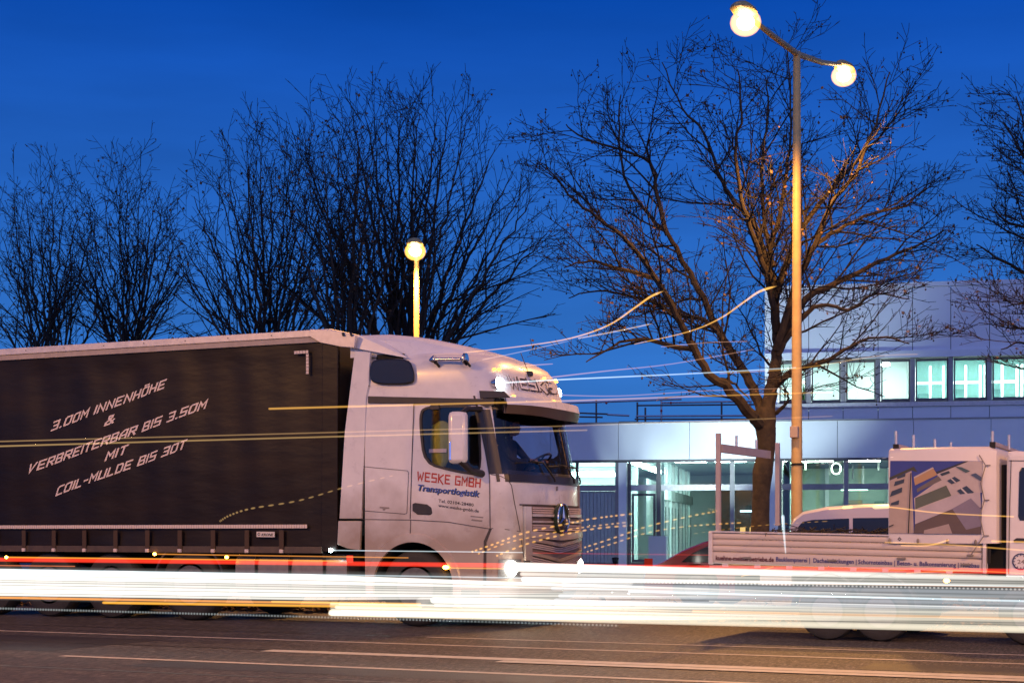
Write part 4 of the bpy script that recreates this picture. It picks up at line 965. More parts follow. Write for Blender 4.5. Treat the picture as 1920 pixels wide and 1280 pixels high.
# WESKE on the roof front : white letters with a dark edge
stroke_text('WESKE', (959, 725.5), (1041.5, 737.5), (-7, -20), on_front(), 'roof_lettering_shadow', mat('grey_letter_shadow', (.035, .03, .04), .5), truck, th=1.7, lift=.008, sub=4)
stroke_text('WESKE', (957, 723.5), (1039.5, 735.5), (-7, -20), on_front(), 'roof_lettering', M_ROOFW, truck, th=1.15, lift=.014, sub=4)
# roof antenna
q = on_front()(991, 703, .01); MB().box(q-Vector((.05, .03, .02)), q+Vector((.05, .03, .05))).build('antenna_base', M_BLACK, truck, bevel=.015)
MB().tube([q, q+Vector((-.12, -.01, .30))], .006, 5).build('antenna', M_BLACK, truck)
# horns and lamp bar on the roof side
ha, hb = P(816, 674, YN-.02), P(874, 673, YN-.02)
mb = MB(); mb.tube([ha+Vector((0, 0, .0)), hb], .022, 10); hn = mb.build('horn', M_CHR, truck, smooth=True)
for q, r_ in ((ha, .06), (hb, .085)):
    MB().lathe(q-Vector((.02, 0, 0)), (1, 0, 0), [(-.06, .02), (0, r_), (.02, r_), (.01, .01)], 18).build('horn_bell', M_CHR, hn, smooth=True)
    MB().tube([q+Vector((0, 0, -.02)), q+Vector((.03, .06, -.09))], .018, 6).build('bracket', M_BLACK, hn)
q = cabp(3.46, .9, .0); MB().lathe(q, (1, 0, 0), [(-.1, .02), (0, .085), (.02, .085), (.01, .01)], 18).build('horn_bell', M_CHR, truck, smooth=True)
# roof fairing : wedge from the rear roof down to the front
rg = []
for x, hw, zt_, zb_ in ((-10.98, 1.19, 3.94, 3.60), (-10.5, 1.14, 3.93, 3.60), (-10.1, 1.08, 3.88, 3.60), (-9.8, .98, 3.81, 3.60), (-9.5, .86, 3.735, 3.59), (-9.25, .68, 3.66, 3.57)):
    ring = []
    for yy, zz in ((-1, zb_), (-1, zt_-.11), (-.95, zt_-.045), (-.82, zt_-.01), (-.4, zt_+.01), (0, zt_+.015), (.4, zt_+.01), (.82, zt_-.01), (.95, zt_-.045), (1, zt_-.11), (1, zb_)):
        ring.append(Vector((x, YC+hw*yy, max(zb_+.001, zz))))
    rg.append(ring)
MB().loft(rg).build('roof_fairing', M_ROOFW, truck, smooth=True)
fa = P(662, 675, YN+.03)
MB().prism([P(664, 652, YN+.02), P(672, 628, YN+.06), P(720, 641, YN+.10), P(765, 671, YN+.06), P(720, 663, YN+.02)], (0, .03, 0)).build('fairing_side_panel', M_WHITE, truck)
MB().box((-10.60, YN+.1, 3.5), (-10.2, YF-.1, 3.63)).build('fairing_mount', M_MATTE, truck)
# near mirror
mc = P(859, 820, YN-.28)
def rbox(c, h, name, m, par, bev, rot=0):
    o = MB().box(-Vector(h), Vector(h)); M_ = Matrix.Rotation(rot, 3, 'Z'); o.v = [tuple(M_ @ Vector(v)+c) for v in o.v]
    return o.build(name, m, par, bevel=bev, smooth=True)
mi = rbox(mc, (.125, .065, .335), 'mirror', M_WHITE, truck, .055, .25)
rbox(mc+Vector((-.035, -.064, -.17)), (.055, .006, .12), 'mirror_lens', mat('mirror_glass', (.55, .62, .85), .06, 1.), mi, .004, .25)
MB().tube([mc+Vector((.06, 0, .31)), mc+Vector((.08, .1, .37)), Vector((-9.0, YN+.02, mc.z+.38))], .035, 10).build('upper_mirror_arm', M_BLACK, mi, smooth=True)
MB().tube([mc+Vector((.04, 0, -.30)), mc+Vector((.14, .1, -.43)), Vector((-8.98, YN+.02, mc.z-.46))], [.05, .045, .05], 10).build('lower_mirror_arm', M_BLACK, mi, smooth=True)
plate([(805, 761), (810, 757), (822, 757), (824, 767), (806, 768)], YN-.02, .03, 'window_hook', M_BLACK, truck, bevel=.005)
fm = cabp(1.62, .96, .02); MB().loft([[Vector((fm.x-.12, YF+.10, z)), Vector((fm.x+.05, YF+.05, z)), Vector((fm.x+.04, YF-.06, z)), Vector((fm.x-.12, YF-.05, z))] for z in (1.22, 1.35, 1.85, 1.93)]).build('corner_flap', M_GRIME, truck, bevel=.02)
# bumper step and lower dark parts
strip(.34, .44, -.97, .97, .012, .03, 'lower_bumper_lip', M_BLACK)
q = P(1176/1.2, 1000)
for k in (0, 1): MB().box((-9.3, YN-.006+k*(YF-YN-.02), .42+0), (-9.02, YN+.02+k*(YF-YN-.02), .50)).build('step', M_BLACK, truck)
# chassis, tank, wheels of the tractor
MB().box((-14.6, YC-.45, .72), (-9.4, YC-.30, .98)).build('chassis_rail', M_MATTE, truck)
MB().box((-14.6, YC+.30, .72), (-9.4, YC+.45, .98)).build('chassis_rail', M_MATTE, truck)
tk = MB().loft([[Vector((x, YN+.08+.34+.34*math.copysign(abs(math.cos(t))**.5, math.cos(t)), .66+.30*math.copysign(abs(math.sin(t))**.5, math.sin(t)))) for t in [k*math.pi/12 for k in range(24)]] for x in (-12.85, -11.05)]).build('fuel_tank', mat('dull_tank', (.16, .15, .145), .4, .5, var=.2), truck, smooth=True)
for x in (-12.5, -11.95, -11.4): MB().tube([Vector((x, YN+.07, .99)), Vector((x, YN+.07, .36))], .02, 4).build('tank_strap', M_MATTE, tk)
for x in (XW, -13.6):
    rim_wheel((x, YN+.04, .51), .51, .32, truck); rim_wheel((x, YF-.36, .51), .51, .32, truck)
    MB().cyl((x, YN+.3, .51), (x, YF-.3, .51), .07, n=8).build('axle', M_MATTE, truck)
mb = MB(); c = Vector((-13.6, YN+.02, .52))
mb.loft([[c+Vector((math.cos(t)*r_, dy, math.sin(t)*r_)) for r_, dy in ((.58, 0), (.61, 0), (.61, .5), (.58, .5))] for t in [R(10+160*k/16) for k in range(17)]]).build('mudguard', M_BLACK, truck, smooth=True)
M_AMBS = glow('amber_side_marker', (1, .40, .04), 30)
for px, py in ((836, 1063),): MB().ball(P(px, py, YN-.03), .035, 8, (1.4, .6, .8)).build('side_marker', M_AMBS, truck, smooth=True)
MB().ball(P(620, 1031, YN-.03), .03, 8).build('work_lamp', M_WL, truck, smooth=True)
MB().box(P(650, 1054, YN-.03), P(662, 1041, YN+.01)).build('red_side_reflector', glow('red_reflector_glow', (1, .05, .03), 1.5), truck)  # emission paints the reflector's bright return, no lamp inside

# ------------------------------------------------------------------ driver
def skin_fig(name, joints, bones, mtl, parent=None, sub=2, loc=None):
    me = bpy.data.meshes.new(name); me.from_pydata([tuple(j[0]-(ROOT.get(parent.name, Vector()) if parent else Vector())) for j in joints], bones, [])
    o = bpy.data.objects.new(name, me); COL.objects.link(o)
    o.modifiers.new('s', 'SKIN'); sb = o.modifiers.new('d', 'SUBSURF'); sb.levels = sb.render_levels = sub
    for i, j in enumerate(joints):
        me.skin_vertices[0].data[i].radius = (j[1], j[2] if len(j) > 2 else j[1])
    me.skin_vertices[0].data[0].use_root = True
    bpy.context.view_layer.update(); dg = bpy.context.evaluated_depsgraph_get(); m2 = bpy.data.meshes.new_from_object(o.evaluated_get(dg))
    o.modifiers.clear(); o.data = m2; m2.materials.clear(); m2.materials.append(mtl); m2.polygons.foreach_set('use_smooth', [True]*len(m2.polygons))
    if parent: o.parent = parent; ROOT[o.name] = ROOT[parent.name]
    return o
M_SKIN = mat('skin', (.42, .24, .17), .6); M_JKT = mat('dark_jacket', (.03, .032, .045), .85, var=.2); M_HAIR = mat('dark_hair', (.02, .016, .012), .8)
DY = YF-.62; D = lambda x, y, z: Vector((x+.30-(.14 if x > -9.5 and z > 2.05 and abs(y) > .15 else 0)+(0 if x < -9.5 else -.02), DY+y, z+(.04 if z > 2.1 else 0)))
drv = thing('person', 'driver in dark jacket seated at the steering wheel of the white cab', 'person', tuple(D(-9.78, 0, 1.92)))
J = [(D(-9.78, 0, 2.0), .16, .13), (D(-9.80, 0, 2.2), .15, .12), (D(-9.80, 0, 2.42), .18, .12), (D(-9.77, 0, 2.52), .07, .06), (D(-9.74, 0, 2.60), .055, .055),
     (D(-9.78, -.2, 2.46), .07), (D(-9.62, -.27, 2.26), .052), (D(-9.36, -.20, 2.20), .04), (D(-9.22, -.19, 2.21), .03),
     (D(-9.78, .2, 2.46), .07), (D(-9.62, .27, 2.26), .052), (D(-9.36, .20, 2.20), .04), (D(-9.22, .19, 2.21), .03),
     (D(-9.72, -.1, 1.97), .1), (D(-9.35, -.14, 2.0), .075), (D(-9.25, -.14, 1.72), .055),
     (D(-9.72, .1, 1.97), .1), (D(-9.35, .14, 2.0), .075), (D(-9.25, .14, 1.72), .055)]
Bn = [(0, 1), (1, 2), (2, 3), (3, 4), (2, 5), (5, 6), (6, 7), (7, 8), (2, 9), (9, 10), (10, 11), (11, 12), (0, 13), (13, 14), (14, 15), (0, 16), (16, 17), (17, 18)]
skin_fig('body', J, Bn, M_JKT, drv)
hc = D(-9.70, 0, 2.70)
hd = MB().loft([[hc+Vector((sx*math.cos(t)+ox, sy*math.sin(t), z)) for t in [k*math.pi/9 for k in range(18)]] for z, sx, sy, ox in ((-.13, .045, .045, -.01), (-.11, .07, .055, .02), (-.06, .09, .07, .015), (0, .10, .078, .0), (.05, .10, .08, -.005), (.09, .085, .068, -.01), (.12, .05, .04, -.01), (.13, .01, .01, -.01))]).build('head', M_SKIN, drv, smooth=True)
MB().loft([[hc+Vector((sx*math.cos(t)+ox, sy*math.sin(t), z)) for t in [k*math.pi/9 for k in range(18)]] for z, sx, sy, ox in ((-.04, .07, .083, -.045), (.03, .095, .088, -.022), (.08, .10, .08, -.012), (.125, .06, .05, -.012), (.142, .01, .01, -.01))]).build('hair', M_HAIR, hd, smooth=True)
MB().loft([[hc+Vector((.095+dx, w_*math.cos(t), z+.01*math.sin(t))) for t in (0, 1.57, 3.14, 4.71)] for dx, w_, z in ((-.01, .008, .02), (.005, .011, 0), (.022, .015, -.025), (-.005, .014, -.035))]).build('nose', M_SKIN, hd, smooth=True)
for s_ in (-1, 1):
    MB().ball(hc+Vector((.088, s_*.03, .015)), .011, 8).build('eye', M_INK, hd); MB().ball(hc+Vector((0, s_*.082, -.005)), .03, 8, (.6, .3, 1)).build('ear', M_SKIN, hd, smooth=True)
    hw_ = D(-9.20, s_*.19, 2.21); hj = [(hw_, .024), (hw_+Vector((.05, 0, .0)), .028, .018)]; hbn = [(0, 1)]
    for k in range(4):
        b_ = hw_+Vector((.085, (k-1.5)*.018, .012)); n0 = len(hj); ln = (.026, .031, .029, .022)[k]
        hj += [(b_, .010), (b_+Vector((ln, 0, -.012)), .009), (b_+Vector((ln*.8, 0, -.04)), .008)]; hbn += [(1, n0), (n0, n0+1), (n0+1, n0+2)]
    n0 = len(hj); hj += [(hw_+Vector((.04, -s_*.03, .0)), .011), (hw_+Vector((.075, -s_*.04, -.012)), .009)]; hbn += [(0, n0), (n0, n0+1)]
    skin_fig('hand', hj, hbn, M_SKIN, drv, 1)

# ------------------------------------------------------------------ the curtain-side trailer
XT0, XT1 = -24.9, -11.28
trl = thing('curtain_trailer', 'dark curtain-sided trailer with slanted pale lettering behind the white cab', 'trailer', (-18, YC, 0))
ZB, ZTOP = 1.10, 4.0
# curtain with slight billows, near side
def cdisp(x, z, side=-1): return .010*math.sin(x*4.2+.6*math.sin(z*2))+.005*math.sin(x*11+z*1.3)+.030*noise.noise(Vector((x*.8, z*.7, side*3)))
mb = MB(); nx_, nz_ = 220, 34; zc0, zc1 = 1.06, 3.84
XC0, XC1 = XT0+.05, P(604, 900).x
for side, Ys in ((-1, YN), (1, YF)):
    o0 = len(mb.v); vs = []
    for i in range(nx_+1):
        for j in range(nz_+1):
            x = XC0+(XC1-XC0)*i/nx_; z = zc0+(zc1-zc0)*j/nz_; e = min(1, i/4, (nx_-i)/4, j/3, (nz_-j)/3)
            vs.append((x, Ys+side*(-.012)+cdisp(x, z, side)*e, z))
    n = nz_+1; mb.add(vs, [(i*n+j, (i+1)*n+j, (i+1)*n+j+1, i*n+j+1) for i in range(nx_) for j in range(nz_)])
mb.build('curtain', M_CURT, trl, smooth=True)
MB().box((XT0, YN+.06, 1.0), (XT1-.02, YF-.06, 1.2)).build('load_floor', M_MATTE, trl)
MB().box((XT0, YN+.03, 3.92), (XT1-.02, YF-.03, 3.97)).build('roof', M_TAPE, trl)
MB().box((XT0, YN+.03, 1.0), (XT0+.05, YF-.03, 3.92)).build('rear_door', M_ALU, trl)
MB().box((XT1-.06, YN+.05, 1.0), (XT1-.02, YF-.05, 3.92)).build('front_wall', mat('dark_front_wall', (.03, .024, .02), .35), trl)
plate([(604, 640), (634, 640), (632, 1034), (602, 1034)], YN-.004, .06, 'front_corner_post', M_CURT, trl, bevel=.01)
for Y0_, Y1_ in ((YN-.03, YN+.05), (YF-.05, YF+.03)):
    r1 = MB().box((XT0, Y0_, 3.905), (XT1, Y1_, ZTOP)).build('roof_rail', M_ALU, trl, bevel=.008)
    MB().box((XT0, Y0_+.012, 3.83), (XT1-.02, Y1_-.005, 3.90)).build('lower_rail', mat('grimy_rail', (.36, .31, .29), .55, var=.2), trl)
    if Y0_ < 19:
        for k in range(12):
            MB().cyl((XT1-.9-k*.72, Y0_-.004, 3.955), (XT1-.9-k*.72, Y0_, 3.955), .010, n=8).build('rivet', M_GRIME, r1)
MB().box((XT1-.0, YN-.03, 3.90), (XT1+.05, YF+.03, ZTOP)).build('front_rail', M_ALU, trl, bevel=.008)
plate([(582, 617), (632, 620), (667, 628), (664, 652), (640, 650), (600, 642), (578, 629)], YN-.05, .05, 'corner_cap', M_ALU, trl, bevel=.006)
for px in (643, 658): MB().tube([P(px, 624, YN-.06), P(px+1, 629, YN-.07)], .018, 6).build('cap_hook', M_BLACK, trl)
# straps with buckles along the lower edge
for k in range(18):
    x = P(530, 1000).x-k*.565
    st = MB().box((x-.035, YN-.036, 1.02), (x+.035, YN-.024, 1.28)).build('strap', mat('strap_webbing', (.05, .03, .02), .8), trl)
    MB().box((x-.028, YN-.052, .965), (x+.028, YN-.02, 1.015)).build('buckle', M_TAPE, st, bevel=.006)
MB().box((XT0, YN-.018, .965), (XC1, YN+.05, 1.055)).build('side_sill', mat('brown_sill', (.07, .05, .035), .5, var=.3), trl)
# reflective tape segments
mb = MB(); x = XC1-.22
while x > -21:
    q = x; z = 1.305; mb.box((q-.036, YN-.034, z), (q, YN-.031, z+.05)); x -= .0415
mb.build('reflective_tape', M_TAPE, trl, kind='stuff')
for k in range(5): MB().box((P(581, 660).x-.046*(k+1), YN-.034, P(581, 657).z-.04), (P(581, 660).x-.046*k-.006, YN-.031, P(581, 657).z)).build('reflective_patch', M_TAPE, trl)
for k in range(6): MB().box((P(581, 660).x-.040, YN-.034, P(581, 663).z-.046*(k+1)), (P(581, 660).x, YN-.031, P(581, 663).z-.046*k-.006)).build('reflective_patch', M_TAPE, trl)
def fnt(px, py, lift):
    p = P(px, py, YN+.012); p.y = YN+.012+cdisp(p.x, p.z)-.003-lift; return p
for tx, a, b, in (('3.00M INNENHÖHE', (96, 806.5), (307, 727)), ('&', (198, 797), (212, 792)), ('VERBREITERBAR BIS 3.50M', (55, 886), (383, 765)), ('MIT', (200, 863), (236, 849.5)), ('COIL-MULDE BIS 30T', (106, 928), (347, 840))):
    stroke_text(tx, a, b, (5.2, -15.5), fnt, 'slanted_lettering', M_PRINT, trl, th=1.25, sub=3)
kp = plate([(481, 996), (514.5, 996.4), (514.3, 1006.5), (481, 1006)], YN-.046, .012, 'maker_plate', mat('white_plate', (.6, .57, .54), .4), trl)
font_text('KRONE', (490, 1004), (512, 1004.2), (.8, -4.8), lambda px, py, lift: P(px, py, YN-.046)-Vector((0, lift, 0)), 'plate_lettering', M_INK, kp, .002, .03, .2)
mb = MB(); q = P(485.5, 1001, YN-.049); mb.tube([q+Vector((.018*math.cos(a), 0, .018*math.sin(a))) for a in [k*math.pi/4 for k in range(9)]], .004, 4); mb.build('plate_mark', M_INK, kp)
# running gear
MB().box((XT0, YC-.6, .78), (-12.0, YC-.45, 1.0)).build('chassis_beam', M_MATTE, trl); MB().box((XT0, YC+.45, .78), (-12.0, YC+.6, 1.0)).build('chassis_beam', M_MATTE, trl)
for x in (-15.0, -16.15, -17.3, -21.2, -22.4, -23.6)[0:3]:
    rim_wheel((x, YN+.05, .48), .48, .32, trl); rim_wheel((x, YF-.37, .48), .48, .32, trl)
    MB().cyl((x, YN+.3, .48), (x, YF-.3, .48), .07, n=8).build('axle', M_MATTE, trl)
for px, py in ((12, 1044), (290, 1038), (425, 1044)): MB().ball(P(px, py, YN-.03), .028, 8, (1.2, .6, .8)).build('side_marker', M_AMBS, trl, smooth=True)

# ================================================================== flatbed lorry on the right
YP, YQ = 18.3, 20.55
fb = thing('flatbed_truck', 'white double-cab flatbed truck with aluminium side boards, ladder rack and printed tarpaulin box', 'truck', (P(1650, 1000, YP).x, (YP+YQ)/2, 0))
M_BOARD = mat('aluminium_board', (.56, .50, .46), .5, .1, var=.12, scale=4, stretch=(.4, 1, 6))
M_WHT2 = mat('white_lorry_paint', (.70, .69, .71), .35, var=.05, scale=5, coat=.2)
def fq(px, t):                     # edges of the board, top to bottom
    top = 997.5+(px-1330)*.0215; bot = 1056+(px-1330)*.0325; return top+(bot-top)*t
mb_x0, mb_x1 = 1330, 1845
for t0, t1 in ((.005, .205), (.215, .405), (.415, .605), (.615, .99)):
    rg = []
    for t, d in ((t0, .0), (t0+.03, -.014), (t0+.08, -.018), (t1-.08, -.018), (t1-.03, -.014), (t1, .0)): rg.append((t, d))
    ring = lambda px: [P(px, fq(px, t), YP)+Vector((0, d, 0)) for t, d in rg]+[P(px, fq(px, t), YP)+Vector((0, .03, 0)) for t in (t1, t0)]
    MB().loft([ring(mb_x0+7), ring(mb_x1-4)]).build('side_board', M_BOARD, fb, smooth=True)
for a, b in ((1328, 1335.5), (1842, 1849)):
    plate([(a, fq(a, -.01)), (b, fq(b, -.01)), (b, fq(b, 1.02)), (a, fq(a, 1.02))], YP-.035, .09, 'corner_post', M_ALU, fb, bevel=.006)
plate([(1330, fq(1330, -.05)), (1845, fq(1845, -.05)), (1845, fq(1845, -.005)), (1330, fq(1330, -.005))], YP-.03, .07, 'top_rail', M_ALU, fb)
plate([(1330, 1058), (1848, 1075), (1848, 1081), (1330, 1064)], YP+.01, YQ-YP-.02, 'bed_floor', M_GRIME, fb)
pl, pr_ = P(1331, 1000, YP).x, P(1846, 1000, YP).x
MB().box((pl, YQ-.03, .86), (pr_, YQ, 1.22)).build('far_side_board', M_BOARD, fb)
MB().box((pl-.0, YP+.03, .86), (pl+.03, YQ-.031, 1.22)).build('tailboard', M_BOARD, fb)
fnb = lambda px, py, lift: P(px, py, YP-.022)-Vector((0, lift, 0))
font_text('kuehne-meisterbetriebe.de', (1342, 1049), (1451, 1052.5), (.15, -8.6), fnb, 'web_lettering', mat('dark_red_vinyl', (.10, .02, .02), .5), fb, .002, .03)
for w_, x_a, x_b in (('Bauklempnerei |', 1455, 1518.5), ('Dacheindeckungen |', 1525, 1606), ('Schornsteinbau |', 1609, 1678), ('Beton- u. Balkonsanierung |', 1682, 1797.5), ('Holzbau', 1801, 1836)):
    yb_ = lambda x: 1051.5+(x-1455)*.0315
    font_text(w_, (x_a, yb_(x_a)), (x_b, yb_(x_b)), (.15, -8.4), fnb, 'trade_lettering', mat('blue_violet_vinyl', (.05, .05, .20), .5), fb, .002, .02)
# ladder rack at the rear
M_RACK = mat('painted_rack', (.42, .36, .36), .5, .2, var=.1)
def vpost(px, y0, y1, Y, w_=.055, name='rack_post', m=M_RACK):
    a, b = P(px, y0, Y), P(px, y1, Y); return MB().box((a.x-w_/2, Y-w_/2, b.z), (a.x+w_/2, Y+w_/2, a.z)).build(name, m, fb, bevel=.004)
vpost(1347, 812, 1000, YP+.03); vpost(1458, 830, 985, YQ-.05)
a, b = P(1352, 840, YP+.06), P(1457, 852, YQ-.08)
b.x = a.x; MB().obox(a-Vector((.025, 0, .05)), (.05, 0, 0), b-a, (0, 0, .10)).build('rack_crossbar', M_RACK, fb)
for t, h in ((.3, .13), (.72, .12)):
    q = a.lerp(b, t); MB().cyl(q+Vector((0, 0, .045)), q+Vector((0, 0, .05+h)), .016, n=10).build('rack_peg', M_GALV, fb, smooth=True)
# tarpaulin box
TX0, TX1 = P(1667, 930, YP).x, P(1872, 930, YP).x
zt_ = P(1760, 838.5, YP).z; zb_ = P(1760, 1018, YP).z
rg = []
def tring(x, ins):
    r = .07; y0, y1, z0, z1 = YP-.045+ins, YQ+.02-ins, zb_, zt_-ins
    return [Vector(p) for p in ((x, y0, z0), (x, y0, z0+.5), (x, y0, z1-r), (x, y0+r*.3, z1-r*.3), (x, y0+r, z1), (x, (y0+y1)/2, z1+.01), (x, y1-r, z1), (x, y1-r*.3, z1-r*.3), (x, y1, z1-r), (x, y1, z0))]
M_TARP = mat('white_tarpaulin', (.66, .64, .66), .45, var=.05, scale=3, bump=.35, bscale=2.5)
MB().loft([tring(TX0, .012), tring(TX0+.02, 0), tring((TX0+TX1)/2, -.004), tring(TX1-.10, 0), tring(TX1-.02, .03), tring(TX1, .09)]).build('tarpaulin_box', M_TARP, fb, smooth=True)
# printed picture on the tarpaulin: a leaning apartment house, flat coloured print
YPR = YP-.052
def pq(x, y): return (1650+x/4.57, 800+y/4.57)
PR = [((.035, .055, .26), [(88, 290), (880, 292), (868, 918), (76, 912)]), ((.40, .33, .29), [(82, 460), (270, 376), (290, 911), (77, 911)]), ((.05, .05, .03), [(82, 457), (82, 432), (290, 338), (322, 388), (270, 372)]),
 ((.40, .25, .13), [(290, 440), (455, 352), (492, 410), (300, 500)]), ((.44, .39, .37), [(290, 428), (450, 345), (462, 352), (292, 442)]), ((.45, .40, .40), [(490, 392), (740, 294), (878, 294), (876, 560), (705, 612), (300, 722), (292, 610), (500, 462)]),
 ((.03, .03, .035), [(480, 385), (735, 292), (765, 292), (492, 402)]), ((.14, .12, .11), [(315, 530), (500, 420), (530, 455), (318, 560)]), ((.10, .12, .09), [(302, 608), (568, 500), (612, 588), (430, 655), (303, 705)]),
 ((.035, .05, .08), [(150, 422), (220, 400), (216, 424), (146, 446)]), ((.035, .05, .08), [(130, 468), (210, 445), (206, 478), (120, 506)]), ((.035, .05, .08), [(102, 550), (192, 516), (188, 558), (86, 598)]), ((.035, .05, .08), [(98, 650), (166, 626), (160, 664), (92, 670)]),
 ((.03, .05, .07), [(515, 400), (590, 376), (602, 394), (530, 420)]), ((.03, .05, .09), [(575, 460), (640, 425), (690, 458), (615, 490)]), ((.03, .05, .09), [(660, 545), (742, 504), (806, 560), (720, 606)]),
 ((.5, .47, .47), [(690, 528), (702, 522), (760, 578), (746, 586)]), ((.5, .47, .47), [(606, 444), (616, 439), (655, 474), (644, 478)]), ((.06, .11, .12), [(645, 338), (700, 345), (775, 378), (735, 392)]), ((.06, .09, .16), [(778, 408), (820, 395), (872, 430), (868, 466)]),
 ((.42, .38, .42), [(302, 722), (640, 582), (860, 560), (868, 690), (704, 668), (302, 832)]), ((.11, .08, .07), [(302, 834), (702, 672), (866, 800), (866, 917), (290, 911)]), ((.34, .28, .27), [(380, 884), (590, 830), (622, 914), (376, 914)]),
 ((.20, .18, .25), [(620, 700), (780, 610), (866, 700), (866, 850), (740, 880)]), ((.02, .02, .02), [(262, 395), (271, 393), (250, 911), (240, 911)]), ((.02, .02, .02), [(77, 850), (120, 832), (118, 842), (77, 860)])]
pm = []; mbp = MB()
for k, (c, poly) in enumerate(PR):
    pm.append(mat('print_%d' % k, c, .45, var=.12, scale=5)); mbp.cur = k
    mbp.add([P(*pq(x, y), YPR)-Vector((0, .0006*k, 0)) for x, y in poly], [tuple(range(len(poly)))])
mbp.cur = 0
mbp.build('printed_picture', pm, fb, fix=False)
q = P(1686.5, 1010, YPR); mb = MB()
for r0, r1 in ((.022, .012),):
    for k in range(4):
        a0, a1 = k*math.pi/2, (k+1)*math.pi/2
        mb.add([q+Vector((math.cos(a)*r, 0, math.sin(a)*r*1.05)) for a, r in ((a0, r0), (a1, r0), (a1, r1), (a0, r1))], [(0, 1, 2, 3)])
mb.build('diamond_logo', M_INK, fb, fix=False)
for px, py in ((1668, 1013), (1721, 1014), (1776, 1015), (1829, 1016)):
    MB().ball(P(px, py, YP-.06), .022, 8, (.7, .7, 1.5)).build('tarp_buckle', M_GRIME, fb, smooth=True)
mb = MB(); mb.tube([P(*pq(x, y), YP-.065) for x, y in ((850, 240), (905, 328), (862, 480), (895, 625), (855, 760), (890, 930), (775, 1100))], .006, 5); mb.build('lacing_rope', M_GRIME, fb)
for x, y in ((905, 328), (895, 625), (890, 930)):
    mb = MB(); mb.tube([P(*pq(x, y), YP-.062), P(*pq(x+42, y), YP-.062)], .006, 5); mb.build('toggle', M_GRIME, fb)
MB().ball(P(*pq(773, 1100), YP-.06), .03, 8, (1.4, .4, .5)).build('hook', M_GRIME, fb)
for px, y0, Y, foot in ((1680, 808, YP+.05, 1), (1713, 815, YP+.7, 0), (1753, 823, YP+1.4, 0), (1783, 829, YQ-.1, 0), (1861, 808, YP+.05, 1), (1892, 815, YP+.7, 0)):
    a_ = P(px, y0, Y); MB().cyl((a_.x, Y, zt_-.0), (a_.x, Y, a_.z), .017, n=10).build('rack_peg', M_GALV, fb, smooth=True)
    if foot: MB().box((a_.x-.028, Y-.03, zt_-.02), (a_.x+.028, Y+.03, zt_+.05)).build('peg_foot', M_MATTE, fb)
for px in (1680, 1862):
    q = P(px, 836, YP+.05); MB().box((q.x-.025, YP+.09, zt_+.012), (q.x+.025, YQ, zt_+.052)).build('rack_crossbar', M_RACK, fb)
for px in (1400, 1560, 1690, 1810):
    q = P(px, fq(px, .78 if px != 1690 else .66), YP-.03); MB().box(q-Vector((.05, .012, .012)), q+Vector((.05, .012, .012))).build('board_latch', M_GRIME, fb, bevel=.005)
for px in range(1360, 1840, 60):
    q = P(px, fq(px, 1.03), YP-.03); MB().box(q-Vector((.035, .012, .02)), q+Vector((.035, .012, .02))).build('hinge', M_ALU, fb, bevel=.004)
# cab
cabpoly = [(1887, 850), (1891, 846), (1905, 844.5), (1990, 850), (2040, 900), (2075, 985), (2150, 1000), (2165, 1020), (2165, 1085), (1885, 1081)]
q0 = [P(x, y, YP) for x, y in cabpoly]
rg = []
for Y, k in ((YP+.10, .90), (YP+.03, .985), (YP, 1.0), (YQ, 1.0), (YQ-.0+.03, .985), (YQ+.08, .93)):
    c_ = Vector((q0[0].x+1.0, 0, 1.0)); rg.append([Vector((c_.x+(p.x-c_.x)*k, Y if k == 1 else (YP-(1-k)*0+.0 if Y < 19 else YQ), c_.z+(p.z-c_.z)*k)) for p in q0])
rg = [[Vector((p.x if abs(1-k) < 1e-6 else c_.x+(p.x-c_.x)*k, Y, p.z if abs(1-k) < 1e-6 else c_.z+(p.z-c_.z)*k)) for p in q0] for Y, k in ((YP-.0, .965), (YP+.035, 1.0), (YQ-.035, 1.0), (YQ, .965))]
MB().loft(rg).build('cab', M_WHT2, fb, bevel=.02)
plate([(1911, 884), (1915, 876), (1985, 878), (2020, 915), (2040, 980), (1912, 975), (1909, 968)], YP-.008, .012, 'cab_window', M_DGLASS, fb, bevel=.004)
mb = MB(); mb.tube([P(x, y, YP-.004) for x, y in ((1896, 862), (1893, 950), (1891, 1075))], .005, 4); mb.build('panel_gap', M_SEAM, fb)
mb = MB(); mb.tube([P(x, y, YP-.004) for x, y in ((1892, 863), (2000, 864))], .005, 4); mb.build('panel_gap', M_SEAM, fb)
plate([(1900, 1012), (1906, 1008), (1935, 1009), (1935, 1016), (1901, 1016)], YP-.02, .03, 'door_handle', M_BLACK, fb, bevel=.006)
mb = MB(); q = P(1914, 1052, YP-.004); mb.tube([q+Vector((.085*math.cos(a), 0, .085*math.sin(a))) for a in [k*math.pi/14 for k in range(29)]], .008, 4)
for k in range(12): a = k*math.pi/6; mb.tube([q+Vector((.082*math.cos(a), 0, .082*math.sin(a))), q+Vector((.062*math.cos(a), 0, .062*math.sin(a)))], .005, 4)
mb.build('clock_logo', mat('navy_vinyl', (.03, .04, .12), .5), fb)
font_text('24', (1907.5, 1056), (1921, 1056.3), (.1, -8), lambda px, py, lift: P(px, py, YP-.002)-Vector((0, lift, 0)), 'clock_numeral', M_GRIME, fb, .002, .01)
plate([(1853, 1028), (1857.5, 1028), (1857, 1055), (1852.5, 1055)], YP-.006, .01, 'slot', M_MATTE, fb)
MB().box((pr_-.0, YP+.25, .55), (P(1888, 1000, YP).x+.05, YQ-.25, 2.0)).build('gap_shade_block', M_MATTE, fb)  # matt black block put in for the shade between tarpaulin box and cab
